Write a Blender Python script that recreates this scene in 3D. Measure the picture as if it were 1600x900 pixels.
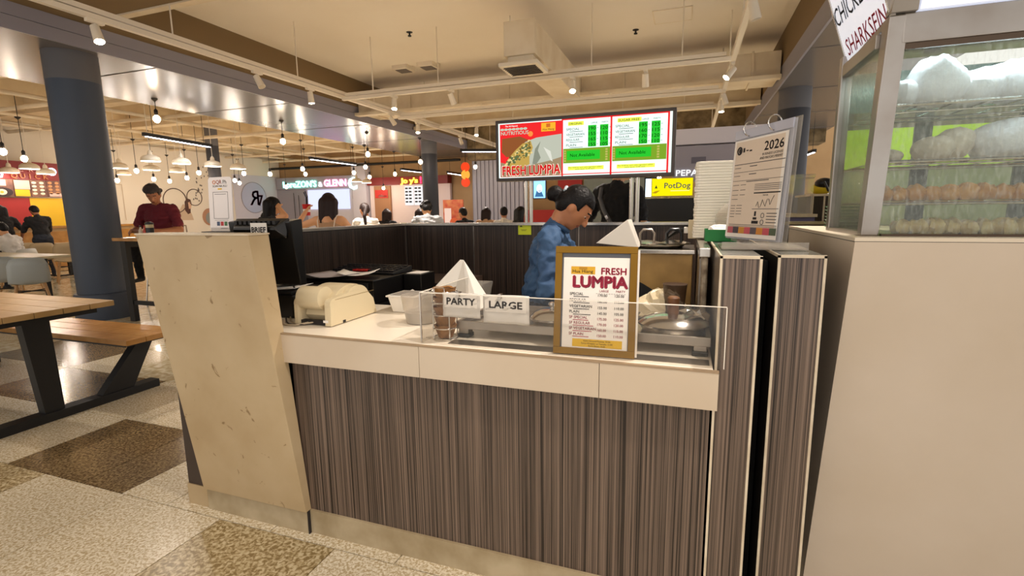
import bpy, bmesh, math, random
from mathutils import Matrix, Vector, Euler
random.seed(7)
PI = math.pi
for o in list(bpy.data.objects): bpy.data.objects.remove(o)
sc = bpy.context.scene
COL = sc.collection

# ---------------------------------------------------------------- camera
cam = bpy.data.cameras.new('camera'); cam.lens = 36*770/1600; cam.sensor_width = 36; cam.clip_start = 0.02; cam.clip_end = 200
camo = bpy.data.objects.new('camera', cam); COL.objects.link(camo)
CR, CU, CB = (0.943026, 0.332473, -0.012781), (-0.039894, 0.151124, 0.987709), (0.330319, -0.930926, 0.155778)
camo.matrix_world = Matrix(((CR[0],CU[0],CB[0],0),(CR[1],CU[1],CB[1],0),(CR[2],CU[2],CB[2],1.35),(0,0,0,1)))
sc.camera = camo

# ---------------------------------------------------------------- world, exposure
w = bpy.data.worlds.new('world'); sc.world = w; w.use_nodes = True
w.node_tree.nodes['Background'].inputs[0].default_value = (1.0, 0.94, 0.89, 1)
w.node_tree.nodes['Background'].inputs[1].default_value = 1.05
sc.view_settings.view_transform = 'Standard'; sc.view_settings.look = 'None'
sc.view_settings.gamma = 1; sc.view_settings.use_curve_mapping = False
sc.view_settings.exposure = 0.2
SPOT_W = 520.0       # watts of one track spotlight
BULB_W = 7.0        # watts of one pendant bulb
DOME_W = 8.0
TUBE_W = 10.0
WARM = (1.0, 0.89, 0.79)

# ---------------------------------------------------------------- helpers
def lin(c):
    if isinstance(c, str):
        c = [int(c[i:i+2], 16)/255 for i in (0, 2, 4)]
    return tuple((x/12.92 if x <= 0.04045 else ((x+0.055)/1.055)**2.4) for x in c)
MATS = {}
def mat(name, col, rough=0.5, metal=0.0, spec=0.5, noise=None, bump=None, alpha=None, trans=None, emit=None, estr=1.0, coat=0.0, specks=None):
    """noise=(scale, second colour, amount) ; bump=(scale, strength)"""
    if name in MATS: return MATS[name]
    m = bpy.data.materials.new(name); m.use_nodes = True; nt = m.node_tree; n = nt.nodes; b = n['Principled BSDF']
    c = lin(col)
    b.inputs['Base Color'].default_value = (*c, 1); b.inputs['Roughness'].default_value = rough
    b.inputs['Metallic'].default_value = metal; b.inputs['Specular IOR Level'].default_value = spec
    if coat: b.inputs['Coat Weight'].default_value = coat
    if noise or bump:
        g = n.new('ShaderNodeTexCoord')
    if noise:
        t = n.new('ShaderNodeTexNoise'); t.inputs['Scale'].default_value = noise[0]; t.inputs['Detail'].default_value = 4
        nt.links.new(g.outputs['Object'], t.inputs['Vector'])
        r = n.new('ShaderNodeMapRange'); r.inputs[1].default_value = 0.35; r.inputs[2].default_value = 0.68
        r.inputs[4].default_value = noise[2]
        nt.links.new(t.outputs['Fac'], r.inputs[0])
        x = n.new('ShaderNodeMix'); x.data_type = 'RGBA'
        x.inputs[6].default_value = (*c, 1); x.inputs[7].default_value = (*lin(noise[1]), 1)
        nt.links.new(r.outputs[0], x.inputs[0]); nt.links.new(x.outputs[2], b.inputs['Base Color'])
    if bump:
        t = n.new('ShaderNodeTexNoise'); t.inputs['Scale'].default_value = bump[0]; t.inputs['Detail'].default_value = 3
        nt.links.new(g.outputs['Object'], t.inputs['Vector'])
        u = n.new('ShaderNodeBump'); u.inputs['Strength'].default_value = bump[1]; u.inputs['Distance'].default_value = 0.01
        nt.links.new(t.outputs['Fac'], u.inputs['Height']); nt.links.new(u.outputs[0], b.inputs['Normal'])
    if specks:
        if not (noise or bump): g = n.new('ShaderNodeTexCoord')
        t = n.new('ShaderNodeTexNoise'); t.inputs['Scale'].default_value = specks[0]; t.inputs['Detail'].default_value = 3; t.inputs['Distortion'].default_value = 1.5
        nt.links.new(g.outputs['Object'], t.inputs['Vector'])
        r = n.new('ShaderNodeMapRange'); r.inputs[1].default_value = specks[2]; r.inputs[2].default_value = specks[2]+0.05; r.inputs[4].default_value = 0.75; nt.links.new(t.outputs['Fac'], r.inputs[0])
        y = n.new('ShaderNodeMix'); y.data_type = 'RGBA'; y.inputs[6].default_value = (*c, 1); y.inputs[7].default_value = (*lin(specks[1]), 1); nt.links.new(r.outputs[0], y.inputs[0])
        if noise: nt.links.new(x.outputs[2], y.inputs[6])
        nt.links.new(y.outputs[2], b.inputs['Base Color'])
    if alpha is not None: b.inputs['Alpha'].default_value = alpha
    if trans is not None: b.inputs['Transmission Weight'].default_value = trans; b.inputs['IOR'].default_value = 1.2
    if emit is not None:
        b.inputs['Emission Color'].default_value = (*lin(emit), 1); b.inputs['Emission Strength'].default_value = estr
    MATS[name] = m
    return m
def glow(name, col, s=1.0):
    return mat(name, '000000', 0.6, spec=0.1, emit=col, estr=s)
def stripes(name, dark, light, sx=55, tint=None):
    """vertical zebra laminate: grain runs along Z"""
    if name in MATS: return MATS[name]
    m = bpy.data.materials.new(name); m.use_nodes = True; nt = m.node_tree; n = nt.nodes; b = n['Principled BSDF']
    g = n.new('ShaderNodeNewGeometry'); mp = n.new('ShaderNodeMapping'); mp.inputs['Scale'].default_value = (sx, sx, 0.55)
    nt.links.new(g.outputs['Position'], mp.inputs['Vector'])
    t = n.new('ShaderNodeTexNoise'); t.inputs['Scale'].default_value = 1.0; t.inputs['Detail'].default_value = 5; t.inputs['Roughness'].default_value = 0.75
    nt.links.new(mp.outputs[0], t.inputs['Vector'])
    r = n.new('ShaderNodeValToRGB'); e = r.color_ramp.elements
    e[0].position = 0.40; e[0].color = (*lin(dark), 1); e[1].position = 0.62; e[1].color = (*lin(light), 1)
    k = r.color_ramp.elements.new(0.5); k.color = tuple((a*0.55+c*0.45) for a, c in zip((*lin(dark), 1), (*lin(light), 1)))
    nt.links.new(t.outputs['Fac'], r.inputs[0]); nt.links.new(r.outputs[0], b.inputs['Base Color'])
    b.inputs['Roughness'].default_value = 0.34
    u = n.new('ShaderNodeBump'); u.inputs['Strength'].default_value = 0.12; u.inputs['Distance'].default_value = 0.004
    nt.links.new(t.outputs['Fac'], u.inputs['Height']); nt.links.new(u.outputs[0], b.inputs['Normal'])
    MATS[name] = m; return m
def speckle(name, base, chip, chip2, scale=55, rough=0.16, cover=0.5):
    """terrazzo: irregular chips in a ground colour"""
    if name in MATS: return MATS[name]
    m = bpy.data.materials.new(name); m.use_nodes = True; nt = m.node_tree; n = nt.nodes; b = n['Principled BSDF']
    g = n.new('ShaderNodeNewGeometry')
    v = n.new('ShaderNodeTexNoise'); v.inputs['Scale'].default_value = scale; v.inputs['Detail'].default_value = 2.5; v.inputs['Distortion'].default_value = 0.6
    nt.links.new(g.outputs['Position'], v.inputs['Vector'])
    r = n.new('ShaderNodeValToRGB'); e = r.color_ramp.elements
    e[0].position = 0.40; e[0].color = (*lin(chip), 1); e[1].position = 0.52; e[1].color = (*lin(base), 1)
    k = r.color_ramp.elements.new(0.62); k.color = (*lin(chip2), 1)
    nt.links.new(v.outputs['Fac'], r.inputs[0])
    t = n.new('ShaderNodeTexNoise'); t.inputs['Scale'].default_value = 0.9; t.inputs['Detail'].default_value = 3
    nt.links.new(g.outputs['Position'], t.inputs['Vector'])
    x = n.new('ShaderNodeMix'); x.data_type = 'RGBA'; x.blend_type = 'MULTIPLY'; x.inputs[0].default_value = 0.35
    nt.links.new(r.outputs[0], x.inputs[6]); nt.links.new(t.outputs['Color'], x.inputs[7])
    r2 = n.new('ShaderNodeValToRGB'); r2.color_ramp.elements[0].color = (0.6, 0.6, 0.6, 1); r2.color_ramp.elements[0].position = 0.3; r2.color_ramp.elements[1].position = 0.6
    nt.links.new(t.outputs['Fac'], r2.inputs[0]); nt.links.new(r2.outputs[0], x.inputs[7])
    nt.links.new(x.outputs[2], b.inputs['Base Color'])
    b.inputs['Roughness'].default_value = rough
    MATS[name] = m; return m
def glass(name, col='ffffff', op=0.10, rough=0.03, drops=False, skin=0.035):
    """clear sheet: mostly transparent with a glossy skin; drops = condensation"""
    if name in MATS: return MATS[name]
    m = bpy.data.materials.new(name); m.use_nodes = True; nt = m.node_tree; n = nt.nodes
    n.remove(n['Principled BSDF']); out = n['Material Output']
    tr = n.new('ShaderNodeBsdfTransparent'); tr.inputs[0].default_value = (*[0.5+0.5*x for x in lin(col)], 1)
    gl = n.new('ShaderNodeBsdfGlossy'); gl.inputs['Roughness'].default_value = rough
    df = n.new('ShaderNodeBsdfDiffuse'); df.inputs[0].default_value = (*lin(col), 1)
    lw_ = n.new('ShaderNodeLayerWeight'); lw_.inputs[0].default_value = 0.5; fp = n.new('ShaderNodeMath'); fp.operation = 'POWER'; fp.inputs[1].default_value = 4; nt.links.new(lw_.outputs['Facing'], fp.inputs[0]); fr = n.new('ShaderNodeMath'); fr.operation = 'MULTIPLY_ADD'; fr.inputs[1].default_value = 0.7; fr.inputs[2].default_value = skin; nt.links.new(fp.outputs[0], fr.inputs[0])
    a = n.new('ShaderNodeMixShader'); nt.links.new(fr.outputs[0], a.inputs[0]); nt.links.new(tr.outputs[0], a.inputs[1]); nt.links.new(gl.outputs[0], a.inputs[2])
    c = n.new('ShaderNodeMixShader'); c.inputs[0].default_value = op
    nt.links.new(a.outputs[0], c.inputs[1]); nt.links.new(df.outputs[0], c.inputs[2]); nt.links.new(c.outputs[0], out.inputs[0])
    if drops:
        g = n.new('ShaderNodeNewGeometry'); mp = n.new('ShaderNodeMapping'); mp.inputs['Scale'].default_value = (130, 130, 38)
        nt.links.new(g.outputs['Position'], mp.inputs[0])
        t = n.new('ShaderNodeTexNoise'); t.inputs['Scale'].default_value = 1; t.inputs['Detail'].default_value = 3
        nt.links.new(mp.outputs[0], t.inputs['Vector'])
        r = n.new('ShaderNodeMapRange'); r.inputs[1].default_value = 0.5; r.inputs[2].default_value = 0.75; r.inputs[3].default_value = op*0.5; r.inputs[4].default_value = op*3.2
        nt.links.new(t.outputs['Fac'], r.inputs[0]); nt.links.new(r.outputs[0], c.inputs[0])
        u = n.new('ShaderNodeBump'); u.inputs['Strength'].default_value = 0.5; u.inputs['Distance'].default_value = 0.004
        nt.links.new(t.outputs['Fac'], u.inputs['Height']); nt.links.new(u.outputs[0], gl.inputs['Normal'])
    MATS[name] = m; return m

class MB:
    """collects shapes for ONE mesh object"""
    def __init__(s): s.v = []; s.f = []
    def add(s, vs, fs):
        k = len(s.v); s.v += [tuple(p) for p in vs]; s.f += [tuple(i+k for i in f) for f in fs]; return s
    def hexa(s, p):
        return s.add(p, [(3,2,1,0),(4,5,6,7),(0,1,5,4),(1,2,6,5),(2,3,7,6),(3,0,4,7)])
    def box(s, x0, x1, y0, y1, z0, z1):
        return s.hexa([(x0,y0,z0),(x1,y0,z0),(x1,y1,z0),(x0,y1,z0),(x0,y0,z1),(x1,y0,z1),(x1,y1,z1),(x0,y1,z1)])
    def obox(s, c, sx, sy, sz, rot):
        m = rot if isinstance(rot, Matrix) else Euler(rot).to_matrix()
        return s.hexa([Vector(c)+m@Vector((a*sx/2, b*sy/2, d*sz/2)) for d in (-1,1) for a, b in ((-1,-1),(1,-1),(1,1),(-1,1))])
    def cone(s, p0, p1, r0, r1, n=12):
        p0 = Vector(p0); p1 = Vector(p1); d = (p1-p0).normalized()
        a = d.orthogonal().normalized(); b = d.cross(a)
        vs = [p0+(a*math.cos(t)+b*math.sin(t))*r0 for t in [2*PI*i/n for i in range(n)]] + [p1+(a*math.cos(t)+b*math.sin(t))*r1 for t in [2*PI*i/n for i in range(n)]]
        fs = [(i, (i+1)%n, n+(i+1)%n, n+i) for i in range(n)] + [tuple(range(n-1,-1,-1)), tuple(range(n, 2*n))]
        return s.add(vs, fs)
    def cyl(s, p0, p1, r, n=12): return s.cone(p0, p1, r, r, n)
    def tube(s, pts, r, n=8, closed=False):
        pts = [Vector(p) for p in pts]; L = len(pts); rs = r if isinstance(r, (list, tuple)) else [r]*L
        a = None; vs = []
        for i, p in enumerate(pts):
            if closed: d = pts[(i+1)%L]-pts[i-1]
            else: d = pts[min(i+1, L-1)]-pts[max(i-1, 0)]
            d.normalize()
            a = d.orthogonal() if a is None else a-d*a.dot(d)
            a.normalize(); b = d.cross(a)
            vs += [p+(a*math.cos(2*PI*k/n)+b*math.sin(2*PI*k/n))*rs[i] for k in range(n)]
        fs = []
        for i in range(L if closed else L-1):
            j = (i+1)%L
            fs += [(i*n+k, i*n+(k+1)%n, j*n+(k+1)%n, j*n+k) for k in range(n)]
        if not closed: fs += [tuple(range(n-1,-1,-1)), tuple((L-1)*n+k for k in range(n))]
        return s.add(vs, fs)
    def lathe(s, prof, c=(0,0,0), n=24, axis=None):
        c = Vector(c); m = Matrix.Identity(3) if axis is None else Vector((0,0,1)).rotation_difference(Vector(axis)).to_matrix()
        vs = []; fs = []
        for r, z in prof:
            vs += [c+m@Vector((r*math.cos(2*PI*k/n), r*math.sin(2*PI*k/n), z)) for k in range(n)]
        for i in range(len(prof)-1):
            fs += [(i*n+k, i*n+(k+1)%n, (i+1)*n+(k+1)%n, (i+1)*n+k) for k in range(n)]
        if prof[0][0] > 1e-5: fs.append(tuple(range(n-1,-1,-1)))
        if prof[-1][0] > 1e-5: fs.append(tuple((len(prof)-1)*n+k for k in range(n)))
        return s.add(vs, fs)
    def prism(s, poly, O, u, v, depth):
        """polygon (2D) in plane (O,u,v), pushed back by depth along -(u x v)"""
        O = Vector(O); u = Vector(u); v = Vector(v); nn = u.cross(v)
        a = [O+u*x+v*y for x, y in poly]; b = [p-nn*depth for p in a]; k = len(poly)
        return s.add(a+b, [tuple(range(k)), tuple(range(2*k-1, k-1, -1))]+[(i, k+i, k+(i+1)%k, (i+1)%k) for i in range(k)])
    def ell(s, c, r, n=16, rot=None):
        c = Vector(c); m = rot or Matrix.Identity(3); vs = []; fs = []; h = n//2
        for i in range(1, h):
            t = PI*i/h
            vs += [c+m@Vector((r[0]*math.sin(t)*math.cos(2*PI*k/n), r[1]*math.sin(t)*math.sin(2*PI*k/n), r[2]*math.cos(t))) for k in range(n)]
        vs += [c+m@Vector((0,0,r[2])), c-m@Vector((0,0,r[2]))]; T = len(vs)-2
        for i in range(h-2): fs += [(i*n+k, (i+1)*n+k, (i+1)*n+(k+1)%n, i*n+(k+1)%n) for k in range(n)]
        fs += [(T, k, (k+1)%n) for k in range(n)] + [(T+1, (h-2)*n+(k+1)%n, (h-2)*n+k) for k in range(n)]
        return s.add(vs, fs)
    def mesh(s, name, m, bevel=0, smooth=False, fix=True):
        me = bpy.data.meshes.new(name); me.from_pydata(s.v, [], s.f)
        bm = bmesh.new(); bm.from_mesh(me)
        if fix: bmesh.ops.recalc_face_normals(bm, faces=bm.faces)
        if bevel:
            es = [e for e in bm.edges if len(e.link_faces) == 2 and e.calc_face_angle(0) > 0.6]
            bmesh.ops.bevel(bm, geom=es, offset=bevel, segments=2, affect='EDGES', profile=0.6)
        bm.to_mesh(me); bm.free()
        me.materials.append(m)
        if smooth:
            me.polygons.foreach_set('use_smooth', [True]*len(me.polygons)); me.set_sharp_from_angle(angle=0.7)
        return me
    def obj(s, name, m, parent=None, bevel=0, smooth=False, fix=True):
        return link(name, s.mesh(name, m, bevel, smooth, fix), parent)
def link(name, me, parent=None):
    o = bpy.data.objects.new(name, me); COL.objects.link(o)
    if parent is not None: attach(o, parent)
    return o
def world_of(o):
    m = o.matrix_basis.copy()
    if o.parent is not None: m = world_of(o.parent) @ o.matrix_parent_inverse @ m
    return m
def attach(o, parent):
    o.parent = parent; o.matrix_parent_inverse = world_of(parent).inverted()
def tag(o, label, cat, group=None, kind=None):
    o['label'] = label; o['category'] = cat
    if group: o['group'] = group
    if kind: o['kind'] = kind
    return o
def thing(name, label, cat, loc=(0,0,0), group=None):
    o = bpy.data.objects.new(name, None); COL.objects.link(o); o.location = loc; o.empty_display_size = 0.05
    return tag(o, label, cat, group)
def struct(o, label=None):
    o['kind'] = 'structure'
    if label: o['label'] = label
    return o
def copy_tree(o, parent=None):
    c = o.copy(); COL.objects.link(c)
    if parent is not None: c.parent = parent; c.matrix_parent_inverse = o.matrix_parent_inverse.copy()
    for ch in list(o.children): copy_tree(ch, c)
    return c
ORD = 'first second third fourth fifth sixth seventh eighth ninth tenth eleventh twelfth thirteenth fourteenth fifteenth sixteenth seventeenth eighteenth nineteenth twentieth twenty-first twenty-second twenty-third twenty-fourth twenty-fifth twenty-sixth twenty-seventh twenty-eighth twenty-ninth thirtieth'.split()

TEXTC = {}
def text_mesh(s, bold=0.0, spacing=1.0):
    k = (s, bold, spacing)
    if k in TEXTC: return TEXTC[k]
    cu = bpy.data.curves.new('lettering', 'FONT'); cu.body = s; cu.size = 1; cu.offset = bold; cu.space_character = spacing
    cu.resolution_u = 2; cu.fill_mode = 'FRONT'; cu.align_x = 'LEFT'
    ob = bpy.data.objects.new('lettering_source', cu); COL.objects.link(ob)
    dg = bpy.context.evaluated_depsgraph_get()
    me = bpy.data.meshes.new_from_object(ob.evaluated_get(dg))
    bpy.data.objects.remove(ob); bpy.data.curves.remove(cu)
    vs = [v.co.copy() for v in me.vertices]; fs = [tuple(p.vertices) for p in me.polygons]
    bpy.data.meshes.remove(me)
    x0 = min(v.x for v in vs); x1 = max(v.x for v in vs)
    TEXTC[k] = (vs, fs, x0, x1); return TEXTC[k]
class Face:
    """flat print on a plane: O origin, u right, v up; layers lie a fraction of a millimetre apart"""
    def __init__(s, O, u, v, parent, step=0.0006):
        s.O = Vector(O); s.u = Vector(u).normalized(); s.v = Vector(v).normalized(); s.n = s.u.cross(s.v); s.parent = parent; s.step = step
    def at(s, x, y, k=0): return s.O+s.u*x+s.v*y+s.n*(s.step*k)
    def poly(s, pts, m, name, k=1, depth=0.0004):
        b = MB(); b.prism(pts, s.O+s.n*(s.step*k), s.u, s.v, depth); return b.obj(name, m, s.parent)
    def rect(s, x0, y0, x1, y1, m, name, k=1, depth=0.0004):
        return s.poly([(x0,y0),(x1,y0),(x1,y1),(x0,y1)], m, name, k, depth)
    def rects(s, lst, m, name, k=1):
        b = MB()
        for x0, y0, x1, y1 in lst: b.prism([(x0,y0),(x1,y0),(x1,y1),(x0,y1)], s.O+s.n*(s.step*k), s.u, s.v, 0.0003)
        o = b.obj(name, m, s.parent)
        if len(lst) > 1: o['kind'] = 'stuff'
        return o
    def disc(s, x, y, rx, ry, m, name, k=1, n=20):
        return s.poly([(x+rx*math.cos(2*PI*i/n), y+ry*math.sin(2*PI*i/n)) for i in range(n)], m, name, k)
    def ring(s, x, y, r, w, m, name, k=1, n=40):
        b = MB(); b.tube([s.at(x+r*math.cos(2*PI*i/n), y+r*math.sin(2*PI*i/n), k) for i in range(n)], w, 6, True); return b.obj(name, m, s.parent)
    def text(s, t, x, y, size, m, k=2, bold=0.0, width=None, align='l', name='lettering', extrude=0.0, mirror=False):
        """several lines may be given as a list of (text, x, y): they become one mesh"""
        rows = t if isinstance(t, list) else [(t, x, y)]
        V = []; F = []
        for tt, xx, yy in rows:
            vs, fs, x0, x1 = text_mesh(tt, bold if extrude else 0.0)
            sx = size if width is None else width/max(1e-6, x1-x0)
            ox = xx-x0*sx if align == 'l' else (xx-(x0+x1)/2*sx if align == 'c' else xx-x1*sx)
            for bx_, by_ in ([(0,0)] if (extrude or not bold) else [(0,0),(bold,0),(-bold,0),(0,bold),(0,-bold)]):
                kk = len(V)
                for p in vs:
                    px = ox+(p.x+bx_)*sx
                    if mirror: px = 2*xx-px
                    V.append(s.at(px, yy+(p.y+by_)*size, k))
                F += [tuple(i+kk for i in f) for f in fs]
        if extrude:
            n0 = len(V); V2 = [p+s.n*extrude for p in V]
            bm = bmesh.new(); vv = [bm.verts.new(p) for p in V]
            for f in F:
                try: bm.faces.new([vv[i] for i in f])
                except ValueError: pass
            r = bmesh.ops.extrude_face_region(bm, geom=list(bm.faces))
            for e in r['geom']:
                if isinstance(e, bmesh.types.BMVert): e.co += s.n*extrude
            bmesh.ops.recalc_face_normals(bm, faces=bm.faces)
            me = bpy.data.meshes.new(name); bm.to_mesh(me); bm.free()
        else:
            me = bpy.data.meshes.new(name); me.from_pydata(V, [], F)
        me.materials.append(m); return link(name, me, s.parent)
X3, Y3, Z3 = Vector((1,0,0)), Vector((0,1,0)), Vector((0,0,1))
# ---------------------------------------------------------------- materials
WHITE_LAM = mat('cream_laminate', 'cfbfa9', 0.36, noise=(2.2, 'c4b198', 0.7))
WHITE_DIRTY = mat('scuffed_cream_laminate', 'c0ab88', 0.42, noise=(3.0, 'a99069', 0.75), specks=(14, '75592f', 0.685))
TOP_LAM = mat('counter_top_laminate', 'f3e8d6', 0.28)
EDGE_WHITE = mat('pale_edge_trim', 'd9cbb2', 0.45, noise=(14, 'b5a083', 0.6))
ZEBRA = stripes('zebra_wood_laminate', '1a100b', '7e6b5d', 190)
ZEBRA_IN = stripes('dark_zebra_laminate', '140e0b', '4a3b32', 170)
BLACK = mat('black_plastic', '0c0b0b', 0.32)
BLACKM = mat('matt_black_paint', '100f10', 0.55)
GAPM = mat('dark_gap', '050404', 0.9)
STEEL = mat('stainless_steel', 'c9c3ba', 0.24, 1.0, bump=(30, 0.05))
STEEL_R = mat('brushed_steel', 'a79f95', 0.36, 1.0, noise=(9, '7d6f62', 0.5))
CHROME = mat('polished_steel', 'dedad5', 0.10, 1.0)
SLATE = mat('slate_blue_paint', '3c4656', 0.5, bump=(60, 0.08))
SLATE_D = mat('dark_slate_paint', '2a2b32', 0.55)
COLLAR = mat('grey_column_collar', '5f5e61', 0.6)
SOFFIT = mat('grey_fascia_paint', '8a8894', 0.45)
SOFFIT_U = mat('glossy_grey_panel', '6b6766', 0.26, 0.0, 0.28, bump=(2.5, 0.16))
CEIL = mat('ceiling_paint', 'e9e0d2', 0.85, noise=(0.5, 'ddd0bc', 0.5))
CEIL_B = mat('painted_concrete', 'e2d2b2', 0.85, noise=(1.6, 'c8b08a', 0.7), bump=(7, 0.3))
DUCT = mat('cream_duct_paint', 'e4d6bc', 0.6, noise=(3, 'ceb894', 0.6), bump=(6, 0.25))
TRACKW = mat('white_track_paint', 'e2d7c4', 0.5)
DARKW = mat('brown_beam_and_recess_shade', '7d6747', 0.85)  # the beam's own brown; on the bulkheads, shade put into the colour
CORD = mat('black_cord', '141111', 0.6)
TILE_L = speckle('light_terrazzo', 'ddd0b4', 'bda984', 'ece2cc', 95, 0.20)
TILE_D = speckle('dark_terrazzo', '7d6849', '5c482f', '97815c', 80, 0.16)
TILE_D2 = speckle('tan_terrazzo', 'b5a178', '8a744c', 'd0c09c', 62, 0.25)
TILE_S = speckle('smooth_beige_tile', 'd6c8a8', 'c2b08a', 'e4d8bc', 14, 0.10)
GROUT = mat('floor_grout', '8f7f5f', 0.8)
WOODT = mat('varnished_pine', 'b99766', 0.38, noise=(5, '9c7a48', 0.8))
WOODT2 = mat('varnished_oak', 'b98646', 0.22, noise=(6, '97652a', 0.8))
RED = mat('red_paint', 'a8201c', 0.5); DRED = mat('dark_red_paint', '7c1512', 0.5)
YEL = mat('yellow_paint', 'e8b90c', 0.5)
WALLW = mat('warm_white_wall', 'e6dcc8', 0.8); LAV = mat('lavender_panel', 'cfcbd6', 0.6); LAVG = mat('grey_lavender_panel', '9a95a0', 0.6)
TANW = mat('tan_wall', 'b8966a', 0.8, noise=(1.5, 'a58258', 0.6))
PAPER = mat('white_paper', 'ece6de', 0.7); INK = mat('black_ink', '211c1c', 0.7); GREYINK = mat('grey_ink', '6b6460', 0.7)
PLASTW = mat('white_plastic', 'eee9e0', 0.4)

# ---------------------------------------------------------------- floor
fl = struct(MB().box(-21, 4.8, -2.5, 19, -0.06, -0.010).obj('floor', TILE_S), 'pale polished terrazzo tile floor with dark tile insets')
YS = [1.465+0.62*k for k in range(-3, 8)]
def tile(x0, x1, y0, y1, m, name='tile'):
    b = MB(); g = 0.0018; b.hexa([(x0+g,y0+g,-0.012),(x1-g,y0+g,-0.012),(x1-g,y1-g,-0.012),(x0+g,y1-g,-0.012),(x0+g+.001,y0+g+.001,0),(x1-g-.001,y0+g+.001,0),(x1-g-.001,y1-g-.001,0),(x0+g+.001,y1-g-.001,0)])
    return b.obj(name, m, fl)
rows = {  # row start index -> (x offset of the joints, dark spans)
    -1: (-1.92, [(-1.92,-1.30),(-3.78,-3.16)]), 0: (-3.50, [(-3.50,-2.88),(-2.88,-2.57)]), 1: (-4.60, [(-5.22,-4.60),(-4.60,-3.98)]),
    2: (-5.22, [(-5.84,-5.22),(-6.46,-5.84)]), 3: (-5.2, [(-7.68,-7.06)]), 4: (-4.0, []), 5: (-5.0, [(-8.1,-7.48)]), -2: (-1.3, []), -3: (-1.3, [])}
for k, (off, dark) in rows.items():
    y0 = 1.465+0.62*k; y1 = y0+0.62
    n0 = int((-8.4-off)/0.62); n1 = int((0.0-off)/0.62)
    for n in range(n0, n1+1):
        a = off+0.62*n; b_ = a+0.62
        hit = [d for d in dark if abs(d[0]-a) < 0.02]
        if hit:
            m_ = TILE_D2 if k == -1 else TILE_D
            if hit[0][1]-hit[0][0] < 0.5:
                tile(a, hit[0][1], y0, y1, m_); tile(hit[0][1], b_, y0, y1, TILE_L)
            else: tile(a, b_, y0, y1, m_)
        else:
            tile(a, b_, y0, y1, TILE_L if (k < 2 or random.random() < 0.25) else TILE_S)

# ---------------------------------------------------------------- ceiling, soffits
ce = struct(MB().box(-7.1, 1.6, -2.5, 18, 4.2, 4.35).obj('ceiling', CEIL), 'tan painted flat ceiling above the stalls')
MB().box(-6.6, 1.2, 4.6, 9.0, 4.17, 4.199).obj('ceiling_panel', CEIL, ce)
struct(MB().box(-21, -9.3, -2.5, 19, 4.0, 4.15).obj('ceiling', CEIL_B), 'cream painted exposed ceiling over the dining area')
def soffit(xe, xo, label):
    """hanging grey soffit: xe the edge towards the stall, xo the far edge"""
    s = 1 if xo < xe else -1; a, b = min(xe, xo), max(xe, xo)
    o = struct(MB().box(a+(0 if s > 0 else 0.03), b-(0.03 if s > 0 else 0), -2.5, 17.4, 3.34, 3.62).obj('soffit', SOFFIT_U), label)
    for z0, z1, d in ((3.33, 3.474, 0.0), (3.480, 3.62, 0.006)):
        x1 = xe-s*d
        MB().box(min(x1, x1-s*0.03), max(x1, x1-s*0.03), -2.5, 17.4, z0, z1).obj('fascia_board', SOFFIT, o)
    MB().box(min(xe-s*0.02, xe-s*0.30), max(xe-s*0.02, xe-s*0.30), -2.5, 17.4, 3.62, 4.2).obj('bulkhead', DARKW, o)  # dark brown stands in for the lack of light above the fascia
    y = -2.2
    while y < 17:                                     # panel joints of the underside
        MB().box(a+0.03, b-0.03, y, y+0.008, 3.334, 3.3405).obj('panel_joint', GREYINK, o); y += 2.44
    MB().box(min(xo, xo+s*0.06), max(xo, xo+s*0.06), -2.5, 17.4, 3.36, 3.62).obj('edge_beam', DUCT, o)
    return o
soffit(-6.9, -9.36, 'long grey soffit with glossy underside over the blue column')
soffit(1.35, 3.4, 'long grey soffit with glossy underside over the right steamer stall')
def column(x, y, r, label, zb=3.0, sq=False):
    o = struct(MB().lathe([(r, 0), (r, zb)], (x, y, 0), 40).obj('column', SLATE if r > 0.25 else SLATE_D, None, 0, True), label)
    MB().lathe([(r*1.004, zb), (r*1.004, 3.34)], (x, y, 0), 40).obj('column_collar', COLLAR, o, 0, True)
    MB().lathe([(r+0.05, 0), (r+0.05, 0.30), (r+0.03, 0.34), (r, 0.345)], (x, y, 0), 40).obj('column_base', SLATE, o, 0, True)
    return o
column(-7.35, 4.33, 0.275, 'thick slate blue round column beside the picnic table')
column(-7.2, 13.2, 0.23, 'slim dark column rising behind the booth partition')
column(1.66, 10.0, 0.25, 'dark column beyond the certificate on the right')
column(-13.35, 11.25, 0.17, 'dark column behind the payment code stand', 3.9)
bm_ = struct(MB().box(-6.9, 0.5, 3.45, 4.40, 3.72, 4.2).obj('ceiling_beam', DARKW), 'dark brown ceiling beam at the upper left')
MB().box(-6.9, 0.5, 4.40, 4.50, 3.70, 3.80).obj('beam_lip', DUCT, bm_)

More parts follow.
